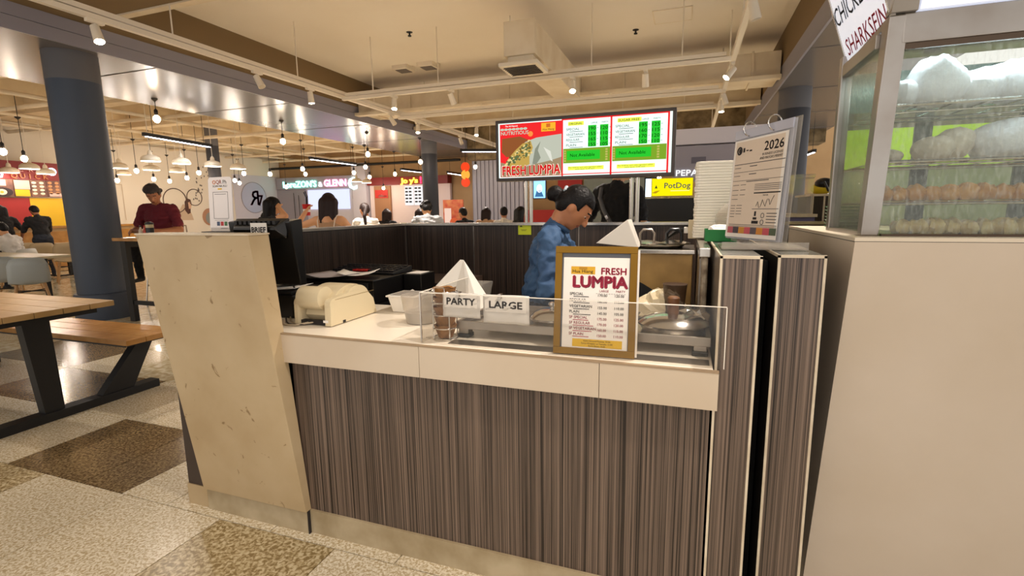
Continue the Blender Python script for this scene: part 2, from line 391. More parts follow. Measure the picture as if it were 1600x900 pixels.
# dining-hall ceiling: beams and pipes
for i, y in enumerate((3.0, 5.2, 7.4, 9.6, 11.8, 14.0, 16.2)):
    struct(MB().box(-17, -9.42, y, y+0.28, 3.68, 4.0).obj('ceiling_beam', CEIL_B), 'cream concrete beam across the dining hall ceiling')
for i, x in enumerate((-10.6, -12.6, -14.6, -16.4)):
    struct(MB().box(x, x+0.22, 2, 17.4, 3.74, 4.0).obj('ceiling_beam', CEIL_B), 'cream concrete beam along the dining hall ceiling')
def pipe(pts, r, label, m=None):
    return tag(MB().tube(pts, r, 10).obj('ceiling_pipe', m or DUCT, None, 0, True), label, 'pipe', 'ceiling pipes')
pl_ = ['beside the soffit edge', 'over the red stall', 'over the grey chair', 'over the maroon shirt', 'over the muralled wall', 'over the neon signs', 'far over the back stalls']
for i, (y, z) in enumerate(((4.2,3.58),(6.3,3.5),(8.3,3.56),(10.4,3.45),(12.6,3.55),(14.8,3.5),(16.6,3.48))):
    pipe([(-17, y, z), (-9.45, y+0.2, z)], 0.045, 'cream ceiling pipe running across the dining hall, '+pl_[i])
for i, (x, z) in enumerate(((-9.75,3.46),(-11.4,3.52),(-13.6,3.5),(-15.6,3.55))):
    pipe([(x, 2, z), (x, 17.2, z)], 0.04, 'cream ceiling pipe running lengthwise, %s from the soffit' % ORD[i])
pipe([(-16.9, 17.0, 3.22), (-8.0, 17.0, 3.22)], 0.05, 'dark pipe just above the neon sign', BLACKM)

# transverse duct with branch and diffuser
dt = thing('air_duct', 'big cream painted air duct crossing the ceiling behind the menu board', 'duct', (-2.8, 9.5, 3.43))
MB().box(-6.88, 1.34, 9.5, 10.3, 3.47, 3.87).obj('duct_body', DUCT, dt, 0.012)
for x in (-6.6, -5.6, -4.5, -3.4, -1.2, -0.1, 0.9):
    MB().box(x, x+0.035, 9.47, 10.33, 3.45, 3.89).obj('flange', DUCT, dt)
MB().box(-6.88, 1.34, 9.36, 9.52, 3.41, 3.47).obj('support_rail', DUCT, dt)
MB().box(-2.38, -1.95, 6.5, 9.5, 3.36, 3.79).obj('branch_duct', DUCT, dt, 0.01)
MB().box(-2.34, -1.99, 6.54, 6.9, 3.27, 3.36).obj('collar', DUCT, dt, 0.006)
df_ = MB().box(-2.44, -1.90, 6.44, 6.98, 3.22, 3.27).obj('diffuser', TRACKW, dt, 0.01)
for k in range(7):
    MB().obox((-2.17, 6.53+k*0.06, 3.217), 0.44, 0.045, 0.006, (0.6,0,0)).obj('louvre', mat('shadow_grey', '5a5148', 0.7), df_)
d2 = thing('air_duct', 'low cream beam duct further back behind the lumpia menu', 'duct', (-2.8, 11.9, 3.5))
MB().box(-6.88, 1.34, 11.9, 12.5, 3.55, 4.0).obj('duct_body', CEIL_B, d2, 0.012)
MB().box(-6.88, 1.34, 11.82, 11.92, 3.47, 3.55).obj('support_rail', DUCT, d2)
struct(MB().box(-6.88, 3.3, 15.2, 16.0, 3.0, 4.2).obj('ceiling_beam', mat('rough_concrete', '8d7a5a', 0.95, noise=(4, '4e412c', 0.9), bump=(9, 0.8))), 'rough bare concrete beam beyond the menu board')
for i, (x, y) in enumerate(((-5.4, 9.0), (-4.85, 9.0))):
    o = thing('ceiling_speaker', 'small white louvred ceiling box, %s of two left of the duct' % ('left one' if i == 0 else 'right one'), 'speaker', (x, y, 4.1))
    MB().obox((x, y, 4.145), 0.34, 0.34, 0.10, (0,0,0)).obj('housing', TRACKW, o, 0.02)
    MB().obox((x, y, 4.092), 0.24, 0.24, 0.012, (0,0,0)).obj('grille', GREYINK, o)
for i, (x, y) in enumerate(((-4.29, 7.37), (-0.9, 8.6), (-2.9, 8.9))):
    o = thing('sprinkler', 'small dark ceiling sprinkler head, ' + ('alone on the open ceiling', 'near the right light track', 'beside the air duct')[i], 'sprinkler', (x, y, 4.1))
    MB().cyl((x,y,4.12), (x,y,4.17), 0.014).obj('stem', BLACKM, o); MB().cyl((x,y,4.165), (x,y,4.175), 0.05).obj('plate', BLACKM, o); MB().cyl((x,y,4.105), (x,y,4.12), 0.028).obj('deflector', BLACKM, o)
# access hatches
for i, (x, y) in enumerate(((-0.6, 7.9), (0.95, 6.6))):
    o = struct(MB().box(x, x+0.55, y, y+0.55, 4.160, 4.172).obj('ceiling_hatch', CEIL), 'flush square access hatch in the ceiling')
    for a in ((x,x+.55,y,y+.012),(x,x+.55,y+.538,y+.55),(x,x+.012,y,y+.55),(x+.538,x+.55,y,y+.55)):
        MB().box(*a, 4.156, 4.161).obj('hatch_edge', DUCT, o)

# ---------------------------------------------------------------- light tracks and spotlights
def track(p0, p1, label, hang, n_hang):
    t = thing('light_track', label, 'light track', p0)
    p0 = Vector(p0); p1 = Vector(p1); d = (p1-p0).normalized(); L = (p1-p0).length
    rot = Matrix.Rotation(math.atan2(d.y, d.x), 3, 'Z')
    MB().obox((p0+p1)/2, L, 0.06, 0.05, rot).obj('rail', TRACKW, t)
    MB().obox((p0+p1)/2+Vector((0,0,0.065)), L*0.98, 0.04, 0.05, rot).obj('channel', TRACKW, t)
    for k in range(n_hang):
        p = p0+d*(L*(k+0.5)/n_hang)
        MB().cyl(p, (p.x, p.y, hang), 0.008, 6).obj('hanger_rod', TRACKW, t)
    return t
track((-5.65, -2.4, 3.30), (-5.65, 15.1, 3.30), 'long white light track along the left grey soffit', 4.2, 9)
track((0.49, -2.4, 3.30), (0.49, 15.1, 3.30), 'long white light track on the right running away', 4.2, 9)
track((-5.6, 7.32, 3.25), (0.45, 7.32, 3.25), 'white cross light track in front of the air duct', 4.2, 5)
track((-5.6, 9.05, 3.22), (0.45, 9.05, 3.22), 'white cross light track just under the air duct', 3.36, 5)
track((-5.56, 10.78, 3.30), (0.45, 10.78, 3.30), 'white cross light track behind the menu board', 4.2, 5)
LENS = glow('spot_lens_glow', 'ffe9c8', 60)
LENS_OFF = mat('unlit_lens', 'b9ae9c', 0.4)
def spot_head(x, y, z, aim, lit, label, power=None, cone=75):
    t = thing('track_spotlight', label, 'spotlight', (x, y, z-0.05), 'track spotlights')
    d = Vector(aim).normalized(); top = Vector((x, y, z-0.026)); piv = Vector((x, y, z-0.12))
    MB().obox((x, y, z-0.04), 0.05, 0.16, 0.035, (0,0,0)).obj('adapter', TRACKW, t, 0.004)
    MB().cyl(top, piv, 0.010, 8).obj('arm', TRACKW, t)
    a = piv-d*0.04; b = piv+d*0.13
    MB().cone(a, b, 0.040, 0.048, 18).obj('can', TRACKW, t, 0, True)
    MB().cyl(b, b+d*0.004, 0.040, 18).obj('lens', LENS if lit else LENS_OFF, t)
    if lit:
        L = bpy.data.lights.new('spot', 'SPOT'); L.energy = power or SPOT_W; L.color = WARM; L.spot_size = math.radians(cone); L.spot_blend = 0.7; L.shadow_soft_size = 0.04
        o = bpy.data.objects.new('spot_beam', L); COL.objects.link(o); o.location = b+d*0.03
        o.rotation_euler = d.to_track_quat('-Z', 'Y').to_euler(); attach(o, t)
n_ = 0
for y, lit, aim, lb in ((3.81, 1, (0.45,-0.1,-1), 'lit white spotlight in front of the blue column, on the left track'), (5.92, 0, (0.6,0,-1), 'unlit white spotlight on the left track, next past the blue column'),
        (7.0, 1, (0.05,0.05,-1), 'lit white spotlight on the left track above the code stand'), (9.4, 0, (0.6,0.2,-1), 'unlit white spotlight on the left track beside the duct end'),
        (10.5, 1, (0.1,-0.2,-1), 'lit white spotlight on the left track above the far column'), (12.8, 0, (0.4,0,-1), 'unlit white spotlight at the far end of the left track')):
    spot_head(-5.65, y*0.942, 3.30, aim, lit, lb, 110 if y < 4 else None)
for x, lit, aim, lb in ((-4.96, 1, (0.15,-0.3,-1), 'lit white spotlight on the front cross track near the soffit'), (-3.85, 0, (0.2,0.5,-1), 'unlit white spotlight on the front cross track mid left'),
        (-1.76, 1, (0.1,-0.55,-1), 'lit white spotlight on the front cross track above the menu board'), (-0.67, 0, (0,0.4,-1), 'unlit white spotlight on the front cross track right of the duct branch')):
    spot_head(x*0.927, 7.32, 3.25, aim, lit, lb)
spot_head(-4.64, 10.78, 3.30, (0.1,-0.3,-1), 1, 'lit white spotlight hanging left of the menu board')
for y, lit, aim, lb in ((5.65, 0, (0.25,0.1,-1), 'unlit white spotlight highest on the right light track'), (8.1, 1, (-0.45,-0.25,-0.6), 'lit white spotlight on the right track before the duct'),
        (9.9, 0, (0.3,0,-1), 'unlit white spotlight on the right track under the duct'), (10.6, 1, (0.05,-0.1,-1), 'lit white spotlight on the right track just past the duct'), (14.6, 1, (-0.1,-0.3,-1), 'lit white spotlight at the far end of the right track')):
    spot_head(0.49, y*0.942, 3.30, aim, lit, lb)
# unseen spotlights added on track lengths extended past the camera, to light the counter
for i, (x, y, aim, pw, cn) in enumerate(((0.52, 0.9, (-0.40,0.02,-1), 120, 62), (0.52, -1.6, (0.10,0.75,-1), 35, 75), (0.52, 2.6, (-0.34,-0.06,-1), 190, 75), (-6.0, 0.6, (0.9,0.25,-1), 70, 75), (-6.0, 2.2, (0.25,0.1,-1), 60, 75), (0.52, -0.4, (-0.55,0.62,-1), 25, 75))):
    spot_head(-5.65 if x < 0 else 0.49, y, 3.30, aim, 1, 'added unseen lit track spotlight overhead, %s of those above the photographer' % ORD[i], pw, cn)
# ---------------------------------------------------------------- far walls and stalls
struct(MB().box(-17.3, -17.0, -7, 18, 0, 4.0).obj('wall_left', WALLW), 'cream far wall of the dining hall')
struct(MB().box(-17.3, 4.9, 17.5, 17.8, 0, 4.2).obj('wall_back', TANW), 'tan back wall behind the far stalls')
# red and yellow rice stall on the left
st = thing('food_stall', 'red and yellow food stall with picture menu at the far left', 'food stall', (-15.9, 7.9, 0))
MB().box(-16.4, -15.8, 6.3, 9.2, 2.27, 2.72).obj('sign_band', DRED, st)
MB().box(-16.4, -15.85, 6.3, 7.95, 0, 1.82).obj('red_wall', RED, st); MB().box(-16.4, -15.85, 7.955, 9.2, 0, 1.82).obj('yellow_wall', YEL, st)
MB().box(-16.4, -15.86, 7.55, 7.95, 1.2, 1.8).obj('dark_red_panel', DRED, st)
FX = lambda x, y, z, p: Face((x, y, z), Y3, Z3, p, 0.004)
f = FX(-15.795, 7.0, 0, st)
LETW = mat('dull_gold_letter', 'b06a3c', 0.5); CY = glow('cyan_neon', 'cfeeff', 5)
for i, (ch, y) in enumerate((('Q', 7.62), ('U', 7.80), ('I', 7.99), ('C', 8.10), ('K', 8.28))):
    f.text(ch, y-7.0, 2.30, 0.17, LETW, 2, 0.01, extrude=0.02)
for ch, y in (('C', 7.78), ('R', 8.0)): f.text(ch, y-7.0, 2.47, 0.15, mat('pink_letter', 'd79b94', 0.5), 2, 0.01, extrude=0.02)
f.text('U', 0.28, 2.28, 0.32, CY, 3, 0.0, extrude=0.03); f.ring(1.48, 2.5, 0.08, 0.018, CY, 'neon_ring', 6)
PHOTO = mat('menu_photo_print', '5f3b34', 0.5, noise=(6, '9a6a4e', 0.8)); PINKP = mat('pale_pink_print', 'dcb7a8', 0.6)
for i, (a, b_) in enumerate(((-0.6, 0.10), (0.11, 0.64), (0.65, 0.98), (0.99, 1.32), (1.33, 1.66), (1.67, 2.2))):
    g = MB().box(-15.82, -15.79, 7.0+a, 7.0+b_, 1.84, 2.265).obj('menu_panel', PHOTO, st)
f2 = FX(-15.785, 7.0, 0, st); EGG = mat('egg_white', 'efdcbc', 0.5); YOLK = mat('egg_yolk', 'dfae3a', 0.5)
f2.rect(0.13, 2.10, 0.50, 2.25, PINKP, 'price_print'); f2.rect(0.66, 2.03, 0.97, 2.25, PINKP, 'price_print'); f2.rect(0.66, 1.86, 0.95, 2.02, YEL, 'yellow_print'); f2.rect(-0.5, 1.9, 0.0, 2.2, PINKP, 'price_print')
f2.disc(0.43, 1.95, 0.19, 0.11, mat('pan_black', '2a1616', 0.5), 'pan_print'); f2.disc(0.40, 1.95, 0.10, 0.07, EGG, 'egg_print', 2); f2.disc(0.40, 1.95, 0.035, 0.03, YOLK, 'yolk_print', 3)
for k in range(8):
    f2.disc(1.06+0.16*(k % 2), 2.20-0.09*(k//2), 0.05, 0.03, EGG, 'bun_print'); f2.disc(1.40+0.15*(k % 2), 2.21-0.085*(k//2), 0.045, 0.032, mat('fried_print', 'c98a55', 0.5), 'fried_print')
f2.rect(1.36, 1.86, 1.72, 1.95, PINKP, 'price_print'); f2.rect(1.68, 1.98, 1.80, 2.2, PINKP, 'price_print')
bc = thing('serving_counter', 'pale wooden serving counter in front of the red and yellow stall', 'counter', (-14.95, 8.0, 0))
MB().box(-15.2, -14.7, 6.0, 9.8, 0, 1.06).obj('body', WOODT, bc); MB().box(-15.25, -14.65, 5.95, 9.85, 1.06, 1.11).obj('top', WOODT2, bc)
for k in range(5): MB().box(-14.7, -14.685, 6.1+0.74*k, 6.1+0.74*k+0.66, 0.1, 0.98).obj('panel', WOODT2, bc)
# muralled white wall
mw = struct(MB().box(-17.0, -16.92, 9.6, 17.45, 0, 3.6).obj('wall_mural', mat('mural_wall_white', 'e9e0d0', 0.75)), 'white wall with drawn circles and a mural of a woman')
f = FX(-16.915, 9.6, 0, mw)
BRN = mat('brown_line', '5b463c', 0.6)
f.ring(2.98, 1.83, 0.42, 0.016, BRN, 'drawn_circle'); f.ring(3.72, 1.96, 0.29, 0.014, BRN, 'drawn_circle')
for k in range(26):
    a = random.uniform(0, 1); f.disc(3.78+0.5*a+random.uniform(-.15,.15), 2.0+1.1*a+random.uniform(-.3,.3), 0.022, 0.035, GREYINK, 'drawn_leaf', n=8)
f.poly([(3.05,1.15),(3.1,1.5),(3.25,1.72),(3.45,1.6),(3.55,1.35),(3.6,1.15)], mat('mural_skin', 'cbb39a', 0.7), 'mural_body')
f.poly([(3.3,1.5),(3.32,1.8),(3.42,1.92),(3.55,1.88),(3.58,1.7),(3.52,1.55),(3.5,1.4),(3.4,1.36)], mat('mural_hair', '54352c', 0.7), 'mural_hair', 2)
f.poly([(3.45,1.55),(3.44,1.78),(3.52,1.8),(3.56,1.66),(3.53,1.55)], mat('mural_face', 'd8b295', 0.7), 'mural_face', 3)
f.disc(4.25, 1.25, 0.30, 0.32, mat('mural_wreath', 'b5876a', 0.7), 'mural_wreath', 1); f.disc(4.28, 1.2, 0.2, 0.22, mat('mural_grey', '8e928e', 0.7), 'mural_wreath_centre', 2)
f.rects([(0.5,1.9,0.52,2.9),(0.5,2.3,1.3,2.32),(1.28,1.2,1.3,2.3)], mat('faint_line', 'c9b79c', 0.7), 'wall_line')
MB().box(-16.92, -16.90, 15.0, 17.3, 1.0, 2.9).obj('lavender_panel', LAV, mw)
f3 = FX(-16.89, 15.0, 0, mw); f3.ring(0.95, 2.0, 0.62, 0.012, LAVG, 'emblem_ring'); f3.disc(0.95, 2.0, 0.61, 0.61, mat('emblem_blue', 'b9bdd6', 0.6), 'emblem_disc')
MARO = mat('maroon_letter', '7a1f47', 0.5)
f3.text('R', 0.95, 1.70, 0.85, MARO, 3, 0.01, align='c', mirror=True); f3.text('7', 1.12, 1.68, 0.62, MARO, 3, 0.02)
# neon stall on the back wall
ns = thing('food_stall', 'pale stall under the green and pink neon name sign', 'food stall', (-14.8, 17.2, 0))
MB().box(-16.85, -12.95, 17.15, 17.45, 2.36, 2.84).obj('sign_band', LAVG, ns)
MB().box(-16.85, -12.95, 17.3, 17.46, 0, 2.36).obj('stall_back', LAV, ns)
MB().box(-16.9, -15.4, 17.2, 17.31, 0, 2.34).obj('grey_panel', LAVG, ns)
LB = glow('stall_light', 'd6dcff', 1.1)
MB().box(-15.3, -13.2, 17.26, 17.30, 1.5, 2.3).obj('lit_menu', LB, ns)
fb = lambda x, y, z, p: Face((x, y, z), X3, Z3, p, 0.004)
f = fb(0, 17.14, 0, ns)
GN = glow('green_neon', '8dffe0', 4); PN = glow('pink_neon', 'ff9fc4', 4); WN = glow('white_neon', 'ffffff', 4)
f.text("LoreZON'S", -16.45, 2.43, 0.36, GN, 2, 0.012, width=1.75, extrude=0.03); f.text('&', -14.58, 2.44, 0.26, WN, 2, 0.01, extrude=0.03); f.text('GLENN', -14.3, 2.43, 0.38, PN, 2, 0.015, width=1.1, extrude=0.03)
f.text('C', -13.08, 2.30, 0.62, glow('mint_neon', 'c8fff0', 5), 3, 0.03, extrude=0.05)
f.rects([(-15.95,1.1,-15.92,2.2),(-15.7,1.1,-15.67,2.1)], INK, 'drawn_arch', 3)
f.rect(-12.95+0.02, 1.9, -12.7, 2.25, mat('dark_poster', '4a2540', 0.5), 'poster', 3)
ps = struct(MB().box(-12.9, -12.25, 17.1, 17.45, 0, 3.3).obj('pier', LAV), 'pale pier between the two far stalls')
# red banded stall on the back wall
rs = thing('food_stall', 'white stall with dark red band and yellow neon name', 'food stall', (-10.4, 17.2, 0))
MB().box(-12.2, -8.6, 17.12, 17.45, 2.40, 2.70).obj('sign_band', DRED, rs)
MB().box(-12.2, -8.6, 17.3, 17.46, 0, 2.40).obj('stall_back', mat('pink_white', 'e9d5d0', 0.6), rs)
MB().box(-11.95, -11.2, 17.22, 17.32, 0, 2.38).obj('poster_board', mat('tan_board', 'a67652', 0.6), rs)
f = fb(0, 17.11, 0, rs)
f.text("Jo y's", -10.62, 2.45, 0.26, glow('yellow_neon', 'fff23a', 5), 2, 0.02, width=0.75, extrude=0.03); f.text('!', -9.76, 2.43, 0.34, glow('red_neon', 'ff2b4a', 5), 2, 0.03, extrude=0.03)
f.rect(-11.9, 1.90, -11.3, 2.22, mat('red_poster', 'c8261c', 0.5), 'poster', -24); f.text('dilao', -11.75, 1.94, 0.14, PAPER, -22, 0.01, width=0.4)
for k in range(3):
    f.rect(-10.53+0.42*k, 1.6, -10.14+0.42*k, 2.33, glow('lit_menu_white', 'f6f2f2', 1.0), 'menu_sheet', -24)
    f.rects([(-10.50+0.42*k+0.16*(j % 2), 2.22-0.13*(j//2), -10.38+0.42*k+0.16*(j % 2), 2.28-0.13*(j//2)) for j in range(10)], INK, 'menu_print', -22)
pst = thing('standing_poster', 'red and orange standing food poster beside the slim column', 'poster', (-8.35, 16.2, 0))
MB().box(-8.35, -7.55, 16.2, 16.24, 0, 1.75).obj('board', mat('poster_red', 'c13a22', 0.5, noise=(5, 'd98a4e', 0.9)), pst)
Face((-8.35, 16.195, 0), X3, Z3, pst, 0.003).rect(0.05, 0.9, 0.32, 1.45, glow('poster_light', 'ffd9c4', 0.8), 'pale_print'); Face((-8.35, 16.195, 0), X3, Z3, pst, 0.003).disc(0.42, 0.95, 0.16, 0.16, mat('poster_orange', 'e0602a', 0.5), 'round_print', 2)
rd = thing('round_sign', 'small round red and yellow sign hanging by the slim column', 'sign', (-7.3, 16.0, 2.2))
for k in range(3): MB().lathe([(0.0,0),(0.16,0),(0.16,0.04),(0,0.04)], (-7.33, 16.0, 2.33+0.26*k), 20, (0,-1,0)).obj('disc', glow('sign_red', 'e2401c', 1.2) if k != 1 else glow('sign_amber', 'f2a03a', 1.2), rd)
MB().cyl((-7.33,16.0,2.9),(-7.33,16.0,4.0),0.01,6).obj('cord', CORD, rd)
# ribbed metal wall
cw = struct(MB().box(-6.95, -2.9, 15.7, 15.8, 0, 3.05).obj('wall_ribbed', mat('ribbed_grey', '8f8d98', 0.5)), 'grey ribbed metal wall behind the seated diners')
for k in range(27): MB().box(-6.9+0.15*k, -6.9+0.15*k+0.115, 15.66, 15.7, 0, 3.02).obj('slat', mat('ribbed_slat', 'a9a7b4', 0.42), cw)
# stall glimpsed under the menu board
ms = thing('food_stall', 'tan and red stall glimpsed between the menu board posts', 'food stall', (-2.6, 12.1, 0))
MB().box(-3.9, -1.7, 12.15, 12.3, 0, 2.6).obj('stall_back', TANW, ms); MB().box(-3.05, -2.45, 12.08, 12.15, 1.75, 2.3).obj('red_panel', RED, ms); MB().box(-2.4, -0.9, 12.06, 12.2, 0, 2.3).obj('grey_green_panel', mat('grey_green', '7d8580', 0.5), ms)
MB().box(-3.9, -3.1, 11.9, 12.0, 0, 1.35).obj('red_counter', RED, ms)
tv = thing('menu_screen', 'small bright blue digital screen hanging under the menu board', 'screen', (-3.45, 11.9, 1.6))
MB().box(-3.64, -3.30, 11.9, 11.94, 1.62, 2.08).obj('screen_body', BLACK, tv); f = Face((-3.64, 11.898, 1.62), X3, Z3, tv, 0.001)
f.rect(0.02, 0.02, 0.32, 0.44, glow('screen_blue', '8fc4ff', 1.6), 'display'); f.disc(0.17, 0.25, 0.07, 0.1, glow('screen_white', 'ffffff', 1.6), 'display_print', 3); f.poly([(0.05,0.05),(0.28,0.05),(0.2,0.22),(0.1,0.2)], glow('screen_teal', '3d6f9c', 1.0), 'display_print', 3)
MB().cyl((-3.47,11.92,2.08),(-3.47,11.92,3.5),0.012,8).obj('hanger', BLACKM, tv)
# stall with the yellow sign and the grey fascia sign
pd = thing('food_stall', 'black booth with grey fascia right of the menu board', 'food stall', (-0.2, 8.2, 0))
MB().box(-0.70, 0.9, 8.05, 8.6, 0, 1.50).obj('black_counter', BLACK, pd); MB().box(-0.75, 0.95, 8.0, 8.65, 1.50, 1.53).obj('counter_top', mat('speckled_top', '6f6a5c', 0.4, noise=(40, 'c9b98a', 0.9)), pd)
MB().box(-0.26, 1.2, 8.7, 8.9, 1.78, 2.34).obj('fascia', LAVG, pd); MB().box(-0.26, 1.2, 8.66, 8.9, 2.36, 2.60).obj('upper_rail', LAV, pd); MB().box(-0.7, -0.5, 8.6, 8.7, 1.5, 2.4).obj('dark_upright', BLACKM, pd)
MB().box(-0.63, -0.55, 8.02, 8.06, 1.50, 1.80).obj('light_strip', glow('cool_strip', 'd8f2ff', 3), pd)
Face((-0.26, 8.695, 0), X3, Z3, pd, 0.002).text('PEPA', 0.05, 1.87, 0.135, glow('white_sign_letter', 'ffffff', 1.0), 2, 0.012, width=0.34, extrude=0.01)
Face((-0.26, 8.695, 0), X3, Z3, pd, 0.002).rect(0.28, 2.06, 0.5, 2.16, mat('shade_grey2', '6a6674', 0.6), 'sign_plate')
ys = thing('lit_sign', 'yellow lit sign reading PotDog on the black booth', 'sign', (-0.25, 8.0, 1.53))
MB().box(-0.54, 0.06, 7.96, 8.01, 1.53, 1.80).obj('sign_box', mat('sign_frame_yellow', 'c9b32a', 0.5), ys)
f = Face((-0.54, 7.958, 1.53), X3, Z3, ys, 0.001)
f.rect(0.008, 0.008, 0.592, 0.262, glow('yellow_sign_face', 'f3e600', 1.0), 'sign_face'); f.text('PotDog', 0.19, 0.12, 0.115, glow('grey_sign_letter', '5a5f6a', 0.6), 4, 0.012, width=0.37)
f.poly([(0.01,0.05),(0.07,0.045),(0.13,0.09),(0.06,0.08)], glow('banana_print', 'c8a018', 0.8), 'banana_print', 4); f.poly([(0.05,0.12),(0.09,0.12),(0.07,0.17)], glow('print_dark', '4a5a30', 0.5), 'print_mark', 4)
f.rects([(0.28,0.075,0.55,0.085)], glow('pale_yellow_print', 'fff6a8', 0.9), 'print_line', 4)
# things seen in the gap right of the certificate
gw = struct(MB().box(1.95, 2.9, 9.0, 9.06, 0, 1.75).obj('window_1', glow('bright_window', 'fff6ea', 1.3)), 'small bright window beyond the right stall')
cp = thing('counter_cabinet', 'dark cabinet with white edges beyond the right stall', 'cabinet', (0.95, 4.1, 0))
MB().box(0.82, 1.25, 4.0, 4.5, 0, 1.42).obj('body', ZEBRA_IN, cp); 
for a in ((0.81,0.825),(0.885,0.895),(1.245,1.26)): MB().box(*a, 3.99, 4.0, 0, 1.43).obj('edge_trim', EDGE_WHITE, cp)
MB().box(0.80, 1.27, 3.98, 4.52, 1.42, 1.435).obj('top', EDGE_WHITE, cp)
yb = thing('cloth_bundle', 'yellow and black bundle lying on the dark cabinet', 'bundle', (0.9, 4.15, 1.435))
MB().ell((0.90,4.15,1.475), (0.07,0.08,0.045), 14).obj('yellow_bag', mat('bright_yellow', 'dcc11c', 0.5), yb, 0, True); MB().ell((0.905,4.11,1.51), (0.06,0.06,0.04), 14).obj('black_flap', BLACK, yb, 0, True); MB().tube([(0.89,4.04,1.52),(0.905,4.02,1.48),(0.92,4.04,1.455)], 0.008, 6).obj('strap', BLACK, yb)
ab = thing('acrylic_box', 'tall clear acrylic box standing beyond the certificate', 'box', (0.76, 4.1, 1.20))
GLS = glass('clear_acrylic', 'f2f0ec', 0.16, 0.08)
MB().box(0.69, 0.81, 3.95, 4.15, 1.30, 1.55).obj('box_body', GLS, ab); MB().box(0.685, 0.815, 3.945, 4.155, 1.545, 1.57).obj('lid', GLS, ab)
tb_ = thing('side_counter', 'cluttered low counter behind the certificate', 'counter', (0.7, 4.2, 0)); MB().box(0.45, 0.80, 3.8, 4.6, 0, 1.28).obj('body', mat('violet_grey', '6b648c', 0.6), tb_); MB().box(0.43, 0.81, 3.78, 4.62, 1.28, 1.30).obj('top', EDGE_WHITE, tb_)
sp = thing('steel_post', 'tall steel post with a grey sleeve behind the steamer', 'post', (0.93, 4.0, 0))
MB().cyl((0.96,3.9,0),(0.96,3.9,1.60),0.016,12).obj('tube', STEEL, sp, 0, True); MB().cyl((0.96,3.9,1.56),(0.96,3.9,1.6),0.028,12).obj('ring', STEEL, sp, 0, True); MB().box(0.925,0.995,3.87,3.93,1.6,2.5).obj('sleeve', mat('grey_sleeve', '77767e', 0.5), sp, 0.006)

# ---------------------------------------------------------------- pendant lamps
SHADE = mat('white_enamel_shade', 'd8c9ae', 0.4); SHADE_IN = glow('lit_shade_inside', 'fff0d8', 7); BULB = glow('bulb_glow', 'ffdcae', 38); SOCK = mat('dark_socket', '1b1512', 0.5)
CEILZ = lambda x, y: 3.34 if (-9.36 < x < -6.9 or 1.35 < x < 3.4) else (4.0 if x < -9.3 else 4.2)
def lamp_light(name, x, y, z, e, parent, c=WARM):
    L = bpy.data.lights.new(name, 'POINT'); L.energy = e; L.color = c; L.shadow_soft_size = 0.05
    o = bpy.data.objects.new(name, L); COL.objects.link(o); o.location = (x, y, z); attach(o, parent)
def dome(x, y, z, label):
    t = thing('pendant_lamp', label, 'pendant lamp', (x, y, z), 'white dome pendants')
    MB().lathe([(0.185,0),(0.19,0.012),(0.175,0.075),(0.13,0.115),(0.05,0.14),(0.042,0.20),(0.02,0.235),(0.0,0.24)], (x,y,z), 24).obj('shade', SHADE, t, 0, True)
    MB().lathe([(0.0,-0.002),(0.178,-0.002),(0.178,0.008),(0,0.008)], (x,y,z), 24).obj('diffuser', SHADE_IN, t)
    cz = CEILZ(x, y); MB().cyl((x,y,z+0.22),(x,y,cz),0.007,6).obj('cord', TRACKW, t)
    lamp_light('pendant_light', x, y, z-0.06, DOME_W, t)
DOMES = [(-15.5,7.47,2.4),(-14.58,7.41,2.45),(-15.27,8.08,2.4),(-13.31,8.57,2.5),(-15.31,9.95,2.5),(-11.03,7.76,2.5),(-13.21,9.29,2.5),(-13.25,10.01,2.5),(-11.0,8.44,2.5),(-10.96,9.21,2.5),(-11.05,10.01,2.5),(-11.96,16.14,2.5),(-11.63,16.31,2.45)]
for i, p in enumerate(DOMES): dome(*p, 'white dome pendant lamp, %s of the domes counting from the left' % ORD[i])
def bulb(x, y, z, label):
    t = thing('pendant_bulb', label, 'pendant bulb', (x, y, z), 'bare pendant bulbs')
    MB().ell((x,y,z), (0.055,0.055,0.065), 14).obj('bulb', BULB, t, 0, True)
    MB().lathe([(0.022,0),(0.03,0.03),(0.03,0.09),(0.006,0.12)], (x,y,z+0.055), 12).obj('socket', SOCK, t, 0, True)
    cz = CEILZ(x, y); zc = max(z+0.4, cz-0.02)
    MB().cyl((x,y,z+0.16),(x,y,zc),0.006,6).obj('cord', CORD, t)
    MB().lathe([(0.0,0),(0.05,0.045),(0.05,0.06),(0,0.06)], (x,y,min(cz-0.06, z+0.75)), 12).obj('canopy', SOCK, t, 0, True)
    lamp_light('bulb_light', x, y, z-0.09, BULB_W, t)
BULBS = [(-11.58,5.54,2.5),(-12.63,6.36,2.5),(-14.86,9.47,2.3),(-13.72,9.25,2.5),(-15.03,10.6,2.4),(-8.79,6.38,3.0),(-15.51,11.43,2.4),(-13.77,10.68,2.4),(-12.97,10.43,2.5),(-13.64,12.19,2.4),(-14.65,13.27,2.4),(-12.14,11.18,2.5),(-11.71,11.71,2.5),(-8.41,8.85,2.9),(-13.88,14.58,2.3),(-10.49,11.7,2.6),(-11.79,13.26,2.6),(-10.13,13.56,2.6),(-10.0,14.2,2.5),(-9.26,12.97,2.7),(-7.71,10.93,2.8),(-11.02,16.5,2.25),(-9.32,14.67,2.6),(-7.01,12.34,2.7),(-6.3,14.49,2.7),(-3.97,14.4,2.25),(-3.04,13.8,2.2),(-2.68,14.34,2.2),(-1.6,14.8,2.3),(-0.8,14.82,2.2)]
for i, p in enumerate(BULBS): bulb(*p, 'bare glowing pendant bulb, %s of the bulbs counting from the left' % ORD[i])
